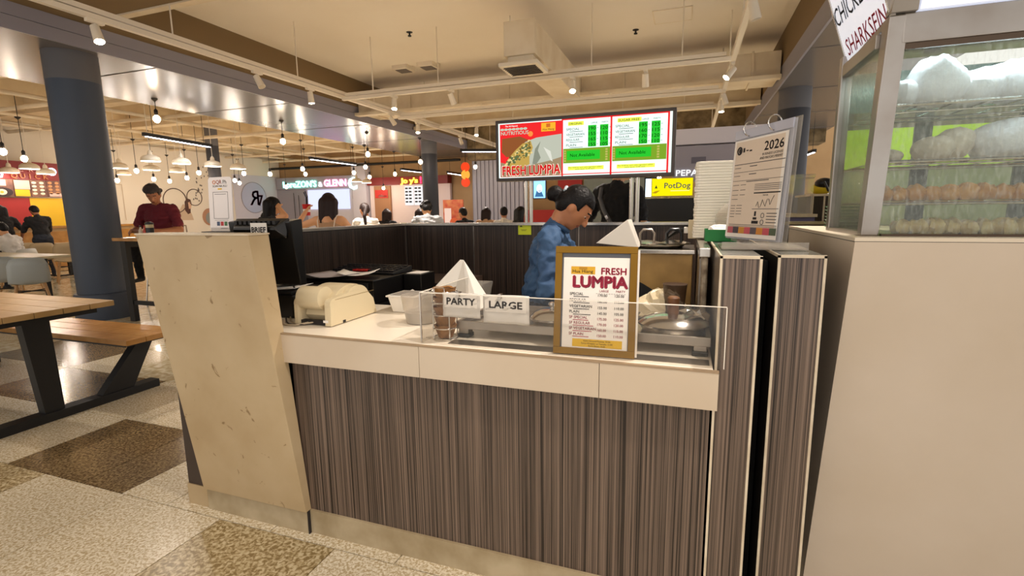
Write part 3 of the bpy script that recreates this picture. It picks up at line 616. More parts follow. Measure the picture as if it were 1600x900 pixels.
def tube_lamp(p0, p1, label):
    t = thing('linear_lamp', label, 'linear lamp', p0, 'hanging linear lamps')
    p0 = Vector(p0); p1 = Vector(p1); d = (p1-p0).normalized(); rot = Matrix.Rotation(math.atan2(d.y, d.x), 3, 'Z'); c = (p0+p1)/2; L = (p1-p0).length
    MB().obox(c+Vector((0,0,0.035)), L+0.12, 0.07, 0.07, rot).obj('housing', BLACKM, t); MB().obox(c-Vector((0,0,0.003)), L, 0.05, 0.012, rot).obj('diffuser', glow('tube_glow', 'e8ecff', 14), t)
    for s in (-0.4, 0.4):
        p = c+d*(L*s); MB().cyl((p.x,p.y,p.z+0.06),(p.x,p.y,3.67 if p.x < -9.3 else (3.54 if 11.8 < p.y < 12.6 and p.x > -6.9 else CEILZ(p.x,p.y))),0.005,6).obj('wire', CORD, t)
    A = bpy.data.lights.new('tube_light', 'AREA'); A.shape = 'RECTANGLE'; A.size = L; A.size_y = 0.05; A.energy = TUBE_W; A.color = (0.9, 0.93, 1.0)
    o = bpy.data.objects.new('tube_light', A); COL.objects.link(o); o.location = c-Vector((0,0,0.02)); o.rotation_euler = (0, 0, math.atan2(d.y, d.x)); attach(o, t)
TUBES = [((-10.25,7.18,2.9),(-10.6,8.87,2.9)),((-9.8,11.28,2.8),(-9.8,13.21,2.8)),((-8.94,14.5,2.7),(-8.87,15.6,2.7)),((-7.6,15.2,2.6),(-7.6,16.4,2.6)),((-5.7,12.26,2.9),(-4.88,12.66,2.9)),((2.66,14.9,2.6),(2.73,13.57,2.6))]
TL = ['above the man in maroon', 'above the neon name sign', 'above the yellow neon sign', 'just right of the slim column', 'behind the left end of the menu board', 'seen right of the certificate']
for i, p in enumerate(TUBES): tube_lamp(*p, 'black hanging linear lamp with a white tube, '+TL[i])
# ---------------------------------------------------------------- the booth: partitions, counter, boxes
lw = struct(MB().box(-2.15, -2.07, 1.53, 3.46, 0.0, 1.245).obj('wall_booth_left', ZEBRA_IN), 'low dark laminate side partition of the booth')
MB().box(-2.07, -2.05, 1.6, 3.34, 0.1, 1.24).obj('panel', ZEBRA_IN, lw); MB().box(-2.17, -2.15, 1.53, 3.46, 0.1, 1.24).obj('panel', mat('dark_brown_laminate', '33241c', 0.4), lw)
MB().box(-2.18, -2.045, 1.56, 3.46, 1.245, 1.26).obj('cap', STEEL_R, lw)
MB().box(-2.18, -2.15, 1.52, 3.46, 0, 0.10).obj('skirting', WHITE_DIRTY, lw); MB().box(-2.175, -2.05, 1.515, 1.53, 0, 0.10).obj('skirting', WHITE_DIRTY, lw); MB().box(-2.17, -2.05, 1.52, 1.53, 0.10, 1.2).obj('end_panel', mat('dark_brown_laminate', '33241c', 0.4), lw)
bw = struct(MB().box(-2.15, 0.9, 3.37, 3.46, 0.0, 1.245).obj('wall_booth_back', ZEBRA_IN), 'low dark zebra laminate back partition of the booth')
for a, b_ in ((-2.045, -1.483), (-1.475, -0.70), (-0.692, 0.08), (0.09, 0.9)): MB().box(a, b_, 3.34, 3.37, 0.02, 1.24).obj('panel', ZEBRA_IN if a > -2 else ZEBRA_IN, bw)
for a in (-1.483, -0.70): MB().box(a+0.001, a+0.007, 3.338, 3.37, 0.02, 1.24).obj('joint_strip', STEEL_R, bw)
MB().box(-2.052, -2.044, 3.332, 3.34, 0.02, 1.24).obj('corner_strip', STEEL_R, bw)
MB().box(-2.18, 0.9, 3.325, 3.47, 1.245, 1.262).obj('cap', STEEL, bw)
# slanted pillar
pl = thing('end_pillar', 'scuffed cream slanted end pillar at the left of the counter', 'pillar', (-1.8, 1.5, 0))
MB().hexa([(-2.045,1.497,0.105),(-1.462,1.497,0.105),(-1.462,1.529,0.105),(-2.045,1.514,0.105),(-2.13,1.40,1.27),(-1.53,1.40,1.27),(-1.53,1.497,1.27),(-2.13,1.514,1.27)]).obj('body', WHITE_DIRTY, pl, 0.002)
MB().box(-2.04, -1.468, 1.508, 1.528, 0.0, 0.105).obj('skirting', mat('dirty_skirting', 'b8a88a', 0.5, noise=(6, '8c7956', 0.8)), pl)
MB().hexa([(-2.133,1.397,1.27),(-1.527,1.397,1.27),(-1.527,1.499,1.27),(-2.133,1.514,1.27),(-2.133,1.397,1.276),(-1.527,1.397,1.276),(-1.527,1.499,1.276),(-2.133,1.514,1.276)]).obj('top_edge', EDGE_WHITE, pl)
# counter
ct = thing('service_counter', 'cream topped service counter with dark zebra laminate front', 'counter', (-0.75, 1.8, 0))
MB().box(-1.605, 0.088, 1.503, 2.12, 0.858, 0.880).obj('counter_top', TOP_LAM, ct)
MB().box(-1.605, 0.104, 1.489, 1.503, 0.874, 0.8805).obj('front_nosing', mat('worn_nosing', '9b8468', 0.5), ct)
MB().box(-2.048, -1.605, 1.54, 2.12, 0.850, 0.879).obj('counter_top', TOP_LAM, ct)
for a, b_ in ((-1.600, -0.8865), (-0.8845, -0.2435), (-0.2415, 0.104)): MB().box(a, b_, 1.490, 1.506, 0.760, 0.874).obj('fascia_panel', WHITE_LAM, ct, 0.0008)
MB().box(-1.5, 0.088, 1.506, 1.56, 0.755, 0.765).obj('fascia_underside', WHITE_DIRTY, ct)
MB().box(-1.50, 0.086, 1.530, 1.552, 0.105, 0.757).obj('front_panel', ZEBRA, ct)
MB().box(-1.462, 0.095, 1.520, 1.552, 0.0, 0.105).obj('skirting', mat('dirty_skirting', 'b8a88a', 0.5), ct)
MB().box(-1.4655, -1.4625, 1.507, 1.53, 0.0, 0.105).obj('skirting_joint', INK, ct)
MB().box(-1.5, 0.08, 1.56, 2.08, 0.0, 0.85).obj('carcass', BLACKM, ct)
ds = thing('till_desk', 'glossy black till desk along the side partition', 'desk', (-1.75, 2.5, 0))
MB().box(-2.04, -1.44, 2.125, 3.05, 0.85, 0.878).obj('desk_top', mat('glossy_black_top', '0d0b0b', 0.08), ds); MB().box(-2.03, -1.47, 2.14, 3.0, 0, 0.85).obj('body', BLACKM, ds)
MB().box(-1.9, -1.40, 2.86, 3.30, 0.80, 0.884).obj('side_shelf', mat('brown_shelf', '4a3a30', 0.4), ds)
# tall dark boxes at the right end
def tall_box(x0, x1, y0, y1, label, side):
    t = thing('partition_box', label, 'cabinet', ((x0+x1)/2, (y0+y1)/2, 0))
    MB().box(x0+0.004, x1-0.004, y0+0.004, y1-0.004, 0.0, 1.206).obj('body', side, t)
    MB().box(x0+0.006, x1-0.006, y0, y0+0.004, 0.005, 1.206).obj('front_panel', ZEBRA, t)
    for a in (x0, x1-0.007): MB().box(a, a+0.007, y0-0.0015, y0+0.006, 0.0, 1.213).obj('edge_trim', EDGE_WHITE, t)
    MB().box(x0, x1, y0-0.0015, y0+0.008, 1.206, 1.214).obj('edge_trim', EDGE_WHITE, t)
    MB().box(x0, x0+0.006, y0, y1, 1.206, 1.214).obj('edge_trim', EDGE_WHITE, t)
    MB().box(x0+0.006, x1, y0+0.008, y1, 1.206, 1.212).obj('top', mat('grey_glass_top', '6e716c', 0.12), t)
    return t
tall_box(0.093, 0.203, 1.527, 2.85, 'tall dark zebra laminate box touching the counter end', STEEL_R)
tall_box(0.250, 0.372, 1.585, 2.33, 'tall dark zebra laminate box next to the cream stall', mat('dark_side', '241c19', 0.5))
struct(MB().box(0.204, 0.249, 1.75, 2.3, 0, 1.18).obj('wall_gap', GAPM), 'black gap between the two tall boxes')
rl = thing('steel_rail', 'worn steel rail on the inner side of the tall box', 'rail', (0.06, 2.2, 0.9))
MB().box(0.045, 0.085, 1.93, 2.85, 1.17, 1.205).obj('rail', STEEL, rl, 0.004); MB().cyl((0.066,1.95,0.9),(0.066,1.95,1.17),0.012,10).obj('upright', mat('peeling_white', 'b9ab94', 0.6, noise=(30, '5a4630', 0.9)), rl)
MB().box(0.05, 0.06, 2.0, 2.8, 0.88, 1.16).obj('splash_sheet', STEEL_R, rl)

# ---------------------------------------------------------------- menu light box on posts
mb = thing('menu_light_box', 'long backlit FRESH LUMPIA menu light box on two steel posts', 'menu board', (-0.7, 3.38, 1.262))
MB().box(-1.295, -0.09, 3.345, 3.43, 1.553, 1.968).obj('housing', mat('dark_bronze', '3b322e', 0.4, 0.4), mb, 0.004)
for xa in (-1.085, -1.050): MB().cyl((xa,3.385,1.262),(xa,3.385,1.56),0.013,12).obj('post', STEEL, mb, 0, True)
for xa in (-0.355, -0.318): MB().cyl((xa,3.385,1.262),(xa,3.385,1.56),0.014,12).obj('post', STEEL, mb, 0, True)
W_ = 1.205
f = Face((-1.295, 3.3445, 1.553), X3, Z3, mb, 0.0007)
E1 = 1.05
gW = glow('sign_white', 'e9fbf4', E1); gR = glow('sign_red_print', 'e3141a', E1); gY = glow('sign_yellow_print', 'e8ee4a', E1); gG = glow('sign_green_tape', '10c41e', E1*0.9); gGD = glow('sign_dark_green', '0a8a10', 0.8); gOl = glow('sign_olive', '7fa815', 0.85); gOr = glow('sign_orange_logo', 'f0a81e', E1)
gInk = glow('sign_ink', '33503f', 0.5); gBk = glow('sign_black', '0c2010', 0.3); gPale = glow('sign_pale_green', 'bcd8c0', 0.9); gWrap = glow('wrap_print', 'c3c6b4', 0.85); gWrap2 = glow('wrap_shade_print', '8f9482', 0.8); gFill = glow('filling_print', 'c8a44c', 0.85); gFill2 = glow('filling_shade_print', '7f6428', 0.7); gFill3 = glow('filling_light_print', 'e8d08a', 0.9); gTable = glow('table_print', 'a88f6c', 0.8); gBrown = glow('brown_print', '96521c', 0.8)
f.rect(0.022, 0.022, 1.183, 0.393, gW, 'lit_face', 1)
f.rect(0.034, 0.028, 0.476, 0.386, gR, 'red_poster', 2)
f.poly([(0.036,0.13),(0.15,0.10),(0.3,0.135),(0.476,0.15),(0.476,0.03),(0.036,0.03)], gTable, 'table_print', 3)
f.poly([(0.045,0.20),(0.05,0.29),(0.18,0.30),(0.24,0.275),(0.17,0.17),(0.08,0.165)], gBrown, 'dish_print', 3)
f.poly([(0.12,0.10),(0.16,0.20),(0.22,0.26),(0.30,0.285),(0.476,0.30),(0.476,0.15),(0.40,0.13),(0.29,0.11),(0.2,0.09)], gWrap, 'wrap_print', 4)
f.poly([(0.27,0.11),(0.29,0.21),(0.33,0.26),(0.31,0.20),(0.33,0.15),(0.30,0.11)], gWrap2, 'wrap_fold_print', 5); f.poly([(0.35,0.22),(0.40,0.19),(0.415,0.12),(0.40,0.13)], glow('wrap_light_print', 'e0e0d2', 0.9), 'wrap_fold_print', 5)
f.poly([(0.06,0.095),(0.10,0.16),(0.15,0.21),(0.20,0.25),(0.26,0.265),(0.275,0.22),(0.25,0.16),(0.25,0.11),(0.17,0.08),(0.1,0.08)], gFill, 'filling_print', 6)
rr = random.Random(3)
for mm, kk in ((gFill2, 7), (gFill3, 8), (glow('herb_print', '6a7a4a', 0.7), 9)):
    b = MB()
    for _ in range(34):
        t_ = rr.random(); cx = 0.07+0.19*t_+rr.uniform(-.015,.015); cy = 0.09+0.09*t_+rr.random()*(0.03+0.08*t_); r_ = rr.uniform(.005,.012)
        b.prism([(cx+r_*math.cos(2*PI*i/6), cy+0.8*r_*math.sin(2*PI*i/6)) for i in range(6)], f.O+f.n*(f.step*kk), X3, Z3, 0.0003)
    b.obj('filling_print', mm, mb)
f.text('FRESH LUMPIA', 0.048, 0.036, 0.098, glow('letter_outline', 'f4dcc4', 1.0), 10, 0.035, width=0.425); f.text('FRESH LUMPIA', 0.052, 0.040, 0.088, glow('deep_red_letter', 'cf0a12', 1.0), 11, 0.022, width=0.416)
f.text('The All Natural', 0.075, 0.366, 0.016, gW, 6, 0.005, width=0.09)
for i, ch in enumerate('HOMONDO'):
    f.disc(0.053+0.028*i, 0.350, 0.0135, 0.008, gPale, 'letter_disc', 6, 14); f.text(ch, 0.053+0.028*i, 0.346, 0.011, gR, 7, 0.01, align='c')
f.text('NUTRITIOUS', 0.044, 0.313, 0.034, gPale, 6, 0.012, width=0.20)
f.disc(0.258, 0.312, 0.018, 0.018, glow('lens_glint_print', 'f08a3a', 1.0), 'painted_glint', 6)  # lens glint painted on the poster as a glowing disc
f.rect(0.335, 0.322, 0.434, 0.378, gOr, 'logo_plate', 6); f.rect(0.370, 0.348, 0.398, 0.372, glow('logo_mark_print', 'd06a18', 0.9), 'logo_mark', 7); f.text('Hua Hiang', 0.345, 0.329, 0.019, gInk, 7, 0.006, width=0.08)
f.rects([(0.476,0.022,0.486,0.393),(0.800,0.022,0.812,0.393),(1.155,0.022,1.167,0.393),(0.486,0.385,1.155,0.393),(0.486,0.030,1.155,0.036)], gR, 'red_divider', 3)
for x0, title, rows_, nums in ((0.50, 'ORIGINAL', ('SPECIAL','VEGETARIAN','REGULAR','PLAIN'), (('190','120'),('155','110'),('165','115'),('155','105'))), (0.825, 'SUGAR FREE', ('SPECIAL','VEGETARIAN','REGULAR','PLAIN'), (('195','125'),('160','115'),('170','120'),('150','110')))):
    f.rect(x0+0.02, 0.347, x0+(0.125 if title == 'ORIGINAL' else 0.17), 0.372, gY, 'highlight', 3); f.text(title, x0+0.026, 0.352, 0.020, gInk, 4, 0.006, width=0.09 if title == 'ORIGINAL' else 0.132)
    f.text('LARGE', x0+0.175, 0.352, 0.014, gInk, 4, 0.004); f.text('PARTY', x0+0.245, 0.352, 0.014, gInk, 4, 0.004)
    for i, rw in enumerate(rows_):
        y = 0.316-0.034*i
        f.text(rw, x0+0.008, y, 0.022, gInk, 4, 0.003, width=0.011*len(rw)+0.012); f.rects([(x0+0.03,y-0.010,x0+0.12,y-0.007)], gInk, 'small_print', 4)
        for j in (0, 1):
            xx = x0+0.155+0.078*j; f.rect(xx, y-0.008, xx+0.054, y+0.026, gG, 'price_tape', 5); f.text(nums[i][j], xx+0.004, y-0.004, 0.030, gBk, 6, 0.004, width=0.046); f.text('.00', xx+0.056, y+0.004, 0.010, gInk, 4)
    f.rect(x0-0.012 if x0 < 0.6 else x0-0.010, 0.105, x0+(0.300 if x0 < 0.6 else 0.328), 0.200, gOl, 'olive_band', 3); f.rect(x0+0.012, 0.125, x0+0.235, 0.185, gG, 'green_plate', 4); f.text('Not Available', x0+0.035, 0.145, 0.030, gBk, 5, 0.002, width=0.165)
    f.rects([(x0+0.27,0.115+0.016*q,x0+0.285,0.126+0.016*q) for q in range(5)]+[(x0-0.006,0.115+0.016*q,x0+0.006,0.126+0.016*q) for q in range(5)], glow('band_print', 'c8c060', 0.8), 'band_print', 5)
    f.rect(x0+0.02, 0.058, x0+0.26, 0.083, gY, 'highlight', 3); f.text('Plus 10.00 for each extra ingredient added', x0+0.026, 0.072, 0.010, gInk, 4, 0.004, width=0.22); f.text('extra sauce 10.00 each', x0+0.07, 0.061, 0.010, gInk, 4, 0.004, width=0.13)
A = bpy.data.lights.new('light_box_lamp', 'AREA'); A.shape = 'RECTANGLE'; A.size = 1.15; A.size_y = 0.36; A.energy = 2.5; A.color = (0.95, 1, 0.95)
ao = bpy.data.objects.new('light_box_lamp', A); COL.objects.link(ao); ao.location = (-0.69, 3.33, 1.76); ao.rotation_euler = (PI/2, 0, 0); attach(ao, mb)
yt = tag(MB().box(-1.13, -1.035, 3.332, 3.3375, 1.178, 1.247).obj('sticker', mat('lime_sticker', 'c6cf1e', 0.5)), 'small lime yellow sticker at the top of the back partition', 'sticker')
Face((-1.13, 3.3315, 1.178), X3, Z3, yt).rects([(0.02,0.035,0.065,0.037),(0.025,0.028,0.06,0.030)], INK, 'small_print'); Face((-1.13, 3.3315, 1.178), X3, Z3, yt).poly([(0.01,0.055),(0.035,0.055),(0.022,0.066)], INK, 'print_mark')
# ---------------------------------------------------------------- things on the counter
CLEAR = glass('clear_sheet', 'f4f2ee', 0.015, 0.02, False, 0.012); CLEARP = glass('cloudy_plastic', 'e4ddd2', 0.20, 0.12); CEDGE = mat('polished_edge', 'f3eadb', 0.2, emit=None)
g = thing('sneeze_guard', 'low clear acrylic guard along the counter front', 'glass guard', (-0.4, 1.52, 0.88))
MB().box(-0.888, 0.118, 1.516, 1.519, 0.881, 1.065).obj('front_sheet', CLEAR, g); MB().box(-0.888, -0.885, 1.5195, 1.93, 0.881, 1.065).obj('side_sheet', CLEAR, g)
MB().box(-0.888, 0.118, 1.5155, 1.5195, 1.065, 1.0675).obj('top_edge', CEDGE, g); MB().box(-0.889, -0.884, 1.5155, 1.5195, 0.881, 1.065).obj('corner_edge', STEEL, g); MB().box(0.1165, 0.119, 1.5155, 1.5195, 0.881, 1.065).obj('end_edge', CEDGE, g); MB().box(-0.888, -0.885, 1.52, 1.93, 1.065, 1.0675).obj('top_edge', CEDGE, g)
# framed price list (leans back a little)
pf = thing('price_frame', 'gold framed FRESH LUMPIA price list standing on the counter', 'framed sign', (-0.26, 1.55, 0.88))
u = Vector((1, 0.03, 0)).normalized(); v = Vector((0.035, 0.13, 1)).normalized(); v = (v-u*v.dot(u)).normalized()
O = Vector((-0.402, 1.531, 0.883)); FW, FH = 0.262, 0.352
GOLD = mat('brushed_gold', '8f6b24', 0.42, 0.75, noise=(4, '6c4a14', 0.6))
def bar(x0, y0, x1, y1, d=0.014): return MB().prism([(x0,y0),(x1,y0),(x1,y1),(x0,y1)], O+u.cross(v)*0.004, u, v, d)
for a in ((0,0,FW,0.022),(0,FH-0.022,FW,FH),(0,0.022,0.022,FH-0.022),(FW-0.022,0.022,FW,FH-0.022)): bar(*a).obj('frame_bar', GOLD, pf, 0.0015)
MB().prism([(0.02,0.02),(FW-0.02,0.02),(FW-0.02,FH-0.02),(0.02,FH-0.02)], O-u.cross(v)*0.004, u, v, 0.004).obj('backing', mat('grey_backing', '5f6168', 0.5), pf)
MB().prism([(FW, 0.003),(FW+0.006,0.003),(FW+0.006,FH-0.01),(FW,FH-0.01)], O-u.cross(v)*0.006, u, v, 0.006).obj('rear_board', PAPER, pf)
MB().add([O+u*0.13+v*0.25-u.cross(v)*0.012, O+u*0.16+v*0.25-u.cross(v)*0.012, Vector((-0.24,1.66,0.883)), Vector((-0.27,1.66,0.883))], [(0,1,2,3)]).obj('prop', INK, pf)
f = Face(O-u.cross(v)*0.0035, u, v, pf, 0.0005)
f.rect(0.027, 0.022, FW-0.024, FH-0.036, PAPER, 'price_sheet', 1)
PINK = mat('raspberry_ink', 'b02a48', 0.6); OCH = mat('ochre_print', 'd3a11e', 0.6)
f.rect(0.052, 0.262, 0.130, 0.287, OCH, 'logo_plate', 2); f.text('Hua Hiang', 0.057, 0.267, 0.014, INK, 3, 0.004, width=0.066); f.rect(0.078, 0.277, 0.104, 0.285, mat('ochre_dark', 'b07f12', 0.6), 'logo_mark', 3)
f.text('FRESH', 0.150, 0.263, 0.030, PINK, 3, 0.03, width=0.078)
f.text('LUMPIA', 0.0615, 0.2195, 0.051, INK, 2, 0.045, width=0.172); f.text('LUMPIA', 0.060, 0.221, 0.051, PINK, 3, 0.045, width=0.172)
f.text('LARGE', 0.146, 0.206, 0.010, PINK, 3, 0.008); f.text('PARTY', 0.198, 0.206, 0.010, PINK, 3, 0.008); f.rects([(0.135+0.008*q,0.2005,0.140+0.008*q,0.2015) for q in range(12)], GREYINK, 'dotted_rule', 3)
L_ = [('SPECIAL',0.194,INK,'170.00','120.00'),('REGULAR',0.174,INK,'160.00','115.00'),('VEGETARIAN',0.154,INK,'155.00','110.00'),('PLAIN',0.136,INK,'145.00','105.00'),('SF SPECIAL',0.118,PINK,'175.00','125.00'),('SF REGULAR',0.100,PINK,'170.00','120.00'),('SF VEGETARIAN',0.082,PINK,'160.00','115.00'),('SF PLAIN',0.064,PINK,'150.00','110.00')]
for t_, y, m_, a, b_ in L_:
    f.text(t_, 0.050, y, 0.0125, m_, 3, 0.009); f.text([(a,0.142,y-0.003),(b_,0.195,y-0.003)], 0, 0, 0.0115, m_, 3, 0.009); f.rects([(0.062,y-0.0055,0.062+0.05+0.02*random.random(),y-0.0035)], m_, 'small_print', 3)
f.rect(0.062, 0.026, 0.222, 0.052, mat('yellow_print2', 'dcb01c', 0.6), 'yellow_band', 2); f.text([('Extra Ground Peanuts 20.00',0.142,0.044),('Extra Wrapper or Pancake 15.00',0.142,0.036),('Extra Sauce 10.00',0.142,0.028)], 0, 0, 0.0075, INK, 3, 0.003, align='c')
# stainless warming tray
ty = thing('food_warmer', 'long stainless warming tray on black feet behind the guard', 'food warmer', (-0.36, 1.78, 0.88))
MB().box(-0.80, 0.085, 1.625, 1.637, 0.915, 0.945).obj('front_rail', STEEL_R, ty, 0.002); MB().box(-0.80, 0.085, 1.975, 1.987, 0.915, 0.945).obj('back_rail', STEEL_R, ty, 0.002)
MB().box(-0.80, -0.785, 1.637, 1.975, 0.915, 0.945).obj('end_rail', STEEL_R, ty, 0.002); MB().box(0.07, 0.085, 1.637, 1.975, 0.915, 0.945).obj('end_rail', STEEL_R, ty, 0.002)
MB().box(-0.785, 0.07, 1.637, 1.975, 0.918, 0.924).obj('tray_plate', STEEL, ty)
for x in (-0.775, 0.055):
    for y in (1.655, 1.95):
        MB().box(x-0.02, x+0.02, y-0.02, y+0.02, 0.895, 0.918).obj('leg', STEEL_R, ty, 0.003); MB().box(x-0.024, x+0.024, y-0.024, y+0.024, 0.8805, 0.896).obj('foot', BLACK, ty, 0.004)
for x in (-0.62, -0.45, -0.03): MB().lathe([(0.03,0.892),(0.075,0.903),(0.095,0.918)], (x,1.80,0), 24).obj('well', STEEL, ty, 0, True)
MB().box(-0.795, 0.08, 1.54, 1.60, 0.8805, 0.8815).obj('drip_sheet', STEEL_R, ty)
STEELP = mat('lid_steel', 'd6d2cc', 0.14, 1.0)
def lid(x, y, r, z, label, wood):
    t = thing('pot_lid', label, 'pot lid', (x, y, 0.925))
    MB().lathe([(r*0.86,0.9245),(r*0.9,0.93),(r*0.95,z-0.012),(r*1.0,z-0.006),(r*0.9,z-0.004)], (x,y,0), 36).obj('pot_rim', STEEL, t, 0, True)
    MB().lathe([(r*1.02,z-0.006),(r*1.03,z),(r*0.96,z+0.006),(r*0.8,z+0.018),(r*0.5,z+0.028),(r*0.2,z+0.033),(0,z+0.034)], (x,y,0), 40).obj('dome', STEELP, t, 0, True)
    if wood:
        MB().lathe([(0.021,z+0.03),(0.019,z+0.045),(0.021,z+0.085),(0.016,z+0.09),(0,z+0.091)], (x,y,0), 18).obj('wooden_knob', mat('worn_wood_knob', '54301a', 0.5, noise=(30,'96683e',0.5)), t, 0, True)
    else:
        MB().lathe([(0.008,z+0.03),(0.008,z+0.038),(0.016,z+0.046),(0.014,z+0.055),(0,z+0.058)], (x,y,0), 16).obj('knob', CHROME, t, 0, True)
lid(-0.035, 1.79, 0.118, 0.955, 'domed steel pot lid with a tall wooden knob', True)
lid(-0.475, 1.80, 0.085, 0.945, 'smaller domed steel pot lid half hidden by the price list', False)
lid(-0.250, 1.84, 0.085, 0.940, 'steel pot lid directly behind the price list', False)
fb_ = thing('foil_sheet', 'crumpled foil beside the wooden knobbed lid', 'foil', (0.06, 1.85, 0.925))
def crumple(c, r, amp, n=18, seed=1):
    rg = random.Random(seed); b = MB().ell(c, r, n); b.v = [tuple(Vector(c)+(Vector(p)-Vector(c))*(1+rg.uniform(-amp, amp))) for p in b.v]; return b
crumple((0.03,1.86,0.955), (0.055,0.09,0.035), 0.22, 16, 4).obj('foil', mat('crumpled_foil', 'd8d6d2', 0.18, 1.0), fb_)
pb = tag(crumple((-0.09,2.02,0.955), (0.10,0.07,0.075), 0.16, 20, 9).obj('plastic_bag', mat('milky_plastic', 'd8c9a8', 0.3), None, 0, False), 'crumpled milky plastic bag behind the steel lids', 'plastic bag')
pc = thing('plastic_cup', 'dark translucent plastic cup behind the wooden knob', 'cup', (-0.045, 2.05, 0.88))
MB().lathe([(0.032,0.92),(0.045,1.06),(0.047,1.062)], (-0.035,1.98,0), 20).obj('cup', glass('brown_plastic', '5a4436', 0.45, 0.1), pc, 0, True); MB().lathe([(0.03,0.8805),(0.034,0.92),(0.0,0.92)], (-0.035,1.98,0), 18).obj('base', BLACK, pc, 0, True)
# label bags
for i, (x0, x1, w_) in enumerate(((-0.806, -0.664, 'PARTY'), (-0.651, -0.486, 'LARGE'))):
    t = thing('label_bag', 'clear bagged white card reading %s behind the guard' % w_, 'label', ((x0+x1)/2, 1.6, 0.95))
    n_ = 10; b = MB(); rg = random.Random(i)
    vs = []; H0, H1 = (0.980, 1.067) if i == 0 else (0.968, 1.067)
    for r_ in range(n_+1):
        for c_ in range(n_+1): vs.append((x0+(x1-x0)*c_/n_, 1.540+rg.uniform(-.003,.003), H0+(H1-H0)*r_/n_))
    b.add(vs, [(r_*(n_+1)+c_, r_*(n_+1)+c_+1, (r_+1)*(n_+1)+c_+1, (r_+1)*(n_+1)+c_) for r_ in range(n_) for c_ in range(n_)])
    bo = b.obj('bag', mat('thin_white_plastic', 'd9d3cb', 0.25), t, 0, True); bo.modifiers.new('s', 'SOLIDIFY').thickness = 0.004
    f = Face((x0, 1.5355, 0), X3, Z3, t, 0.0006); f.rect(0.006, 1.015 if i == 0 else 1.008, x1-x0-0.01, 1.062, PAPER, 'card', 1)
    f.text(w_, (x1-x0)/2, 1.026 if i == 0 else 1.022, 0.034, mat('brown_ink', '3a2722', 0.6), 3, 0.03, width=0.108 if i == 0 else 0.118, align='c')
    MB().box(x0+0.06, x0+0.07, 1.5195, 1.544, 1.055, 1.072).obj('clip', STEEL, t)
bt = thing('cutlery_tray', 'shallow strainer spoon lying on the warming tray left end', 'utensil', (-0.69, 1.72, 0.925)); MB().ell((-0.69,1.75,0.938), (0.05,0.04,0.012), 14).obj('bowl', mat('dark_mesh', '4b3320', 0.4, 0.5), bt, 0, True); MB().tube([(-0.73,1.75,0.94),(-0.78,1.70,0.952)], 0.004, 6).obj('handle', STEEL, bt)
# wire holder with brown cups
wh = thing('wire_holder', 'wire holder stacked with crinkled brown cups at the guard corner', 'holder', (-0.83, 1.66, 0.88)); cx, cy = -0.834, 1.605
for k, z in enumerate((0.886, 0.925, 0.975, 1.02, 1.06)): MB().tube([(cx+0.046*math.cos(2*PI*i/24), cy+0.046*math.sin(2*PI*i/24), z) for i in range(24)], 0.0025, 6, True).obj('ring', CHROME, wh, 0, True)
for k in range(4): MB().cyl((cx+0.046*math.cos(PI/4+PI/2*k), cy+0.046*math.sin(PI/4+PI/2*k), 0.884), (cx+0.046*math.cos(PI/4+PI/2*k), cy+0.046*math.sin(PI/4+PI/2*k), 1.062), 0.0025, 6).obj('wire', CHROME, wh)
MB().tube([(cx-0.02,cy-0.042,1.06),(cx-0.018,cy-0.042,1.078),(cx+0.02,cy-0.042,1.078),(cx+0.022,cy-0.042,1.06)], 0.0025, 6).obj('handle', CHROME, wh)
KRAFT = mat('crinkled_kraft', '9a6a35', 0.55, noise=(25, '6b4520', 0.9), bump=(40, 0.8))
for k in range(5):
    z = 0.886+0.034*k
    b = MB(); n_ = 28; ring = lambda r_, zz, a: [(cx+(r_+a*math.sin(7*t_+k))*math.cos(t_), cy+(r_+a*math.sin(7*t_+k))*math.sin(t_), zz+a*0.8*math.cos(5*t_+k)) for t_ in [2*PI*i/n_ for i in range(n_)]]
    vs = ring(0.026, z, 0.001)+ring(0.038, z+0.04, 0.003)+ring(0.042, z+0.05, 0.003)+ring(0.036, z+0.046, 0.003)
    b.add(vs, [(r_*n_+i, r_*n_+(i+1)%n_, (r_+1)*n_+(i+1)%n_, (r_+1)*n_+i) for r_ in range(3) for i in range(n_)]+[tuple(range(n_-1,-1,-1))]); b.obj('cup', KRAFT, wh, 0, True)
nc = thing('paper_cone', 'white folded paper pyramid standing behind the PARTY label', 'paper cone', (-0.98, 2.02, 0.88))
MB().add([(-1.19,1.93,0.881),(-0.83,1.95,0.881),(-0.81,2.09,0.881),(-1.17,2.10,0.881),(-0.955,2.0,1.135),(-0.935,1.995,1.135)], [(0,1,5,4),(1,2,5),(2,3,4,5),(3,0,4),(3,2,1,0)]).obj('paper', mat('bright_paper', 'f1ece2', 0.6), nc, 0.002)
MB().add([(-0.99,1.9405,0.90),(-0.90,1.9455,0.885),(-0.936,1.990,1.13)], [(0,1,2)]).obj('fold', mat('paper_shade', 'd9d2c6', 0.6), nc)
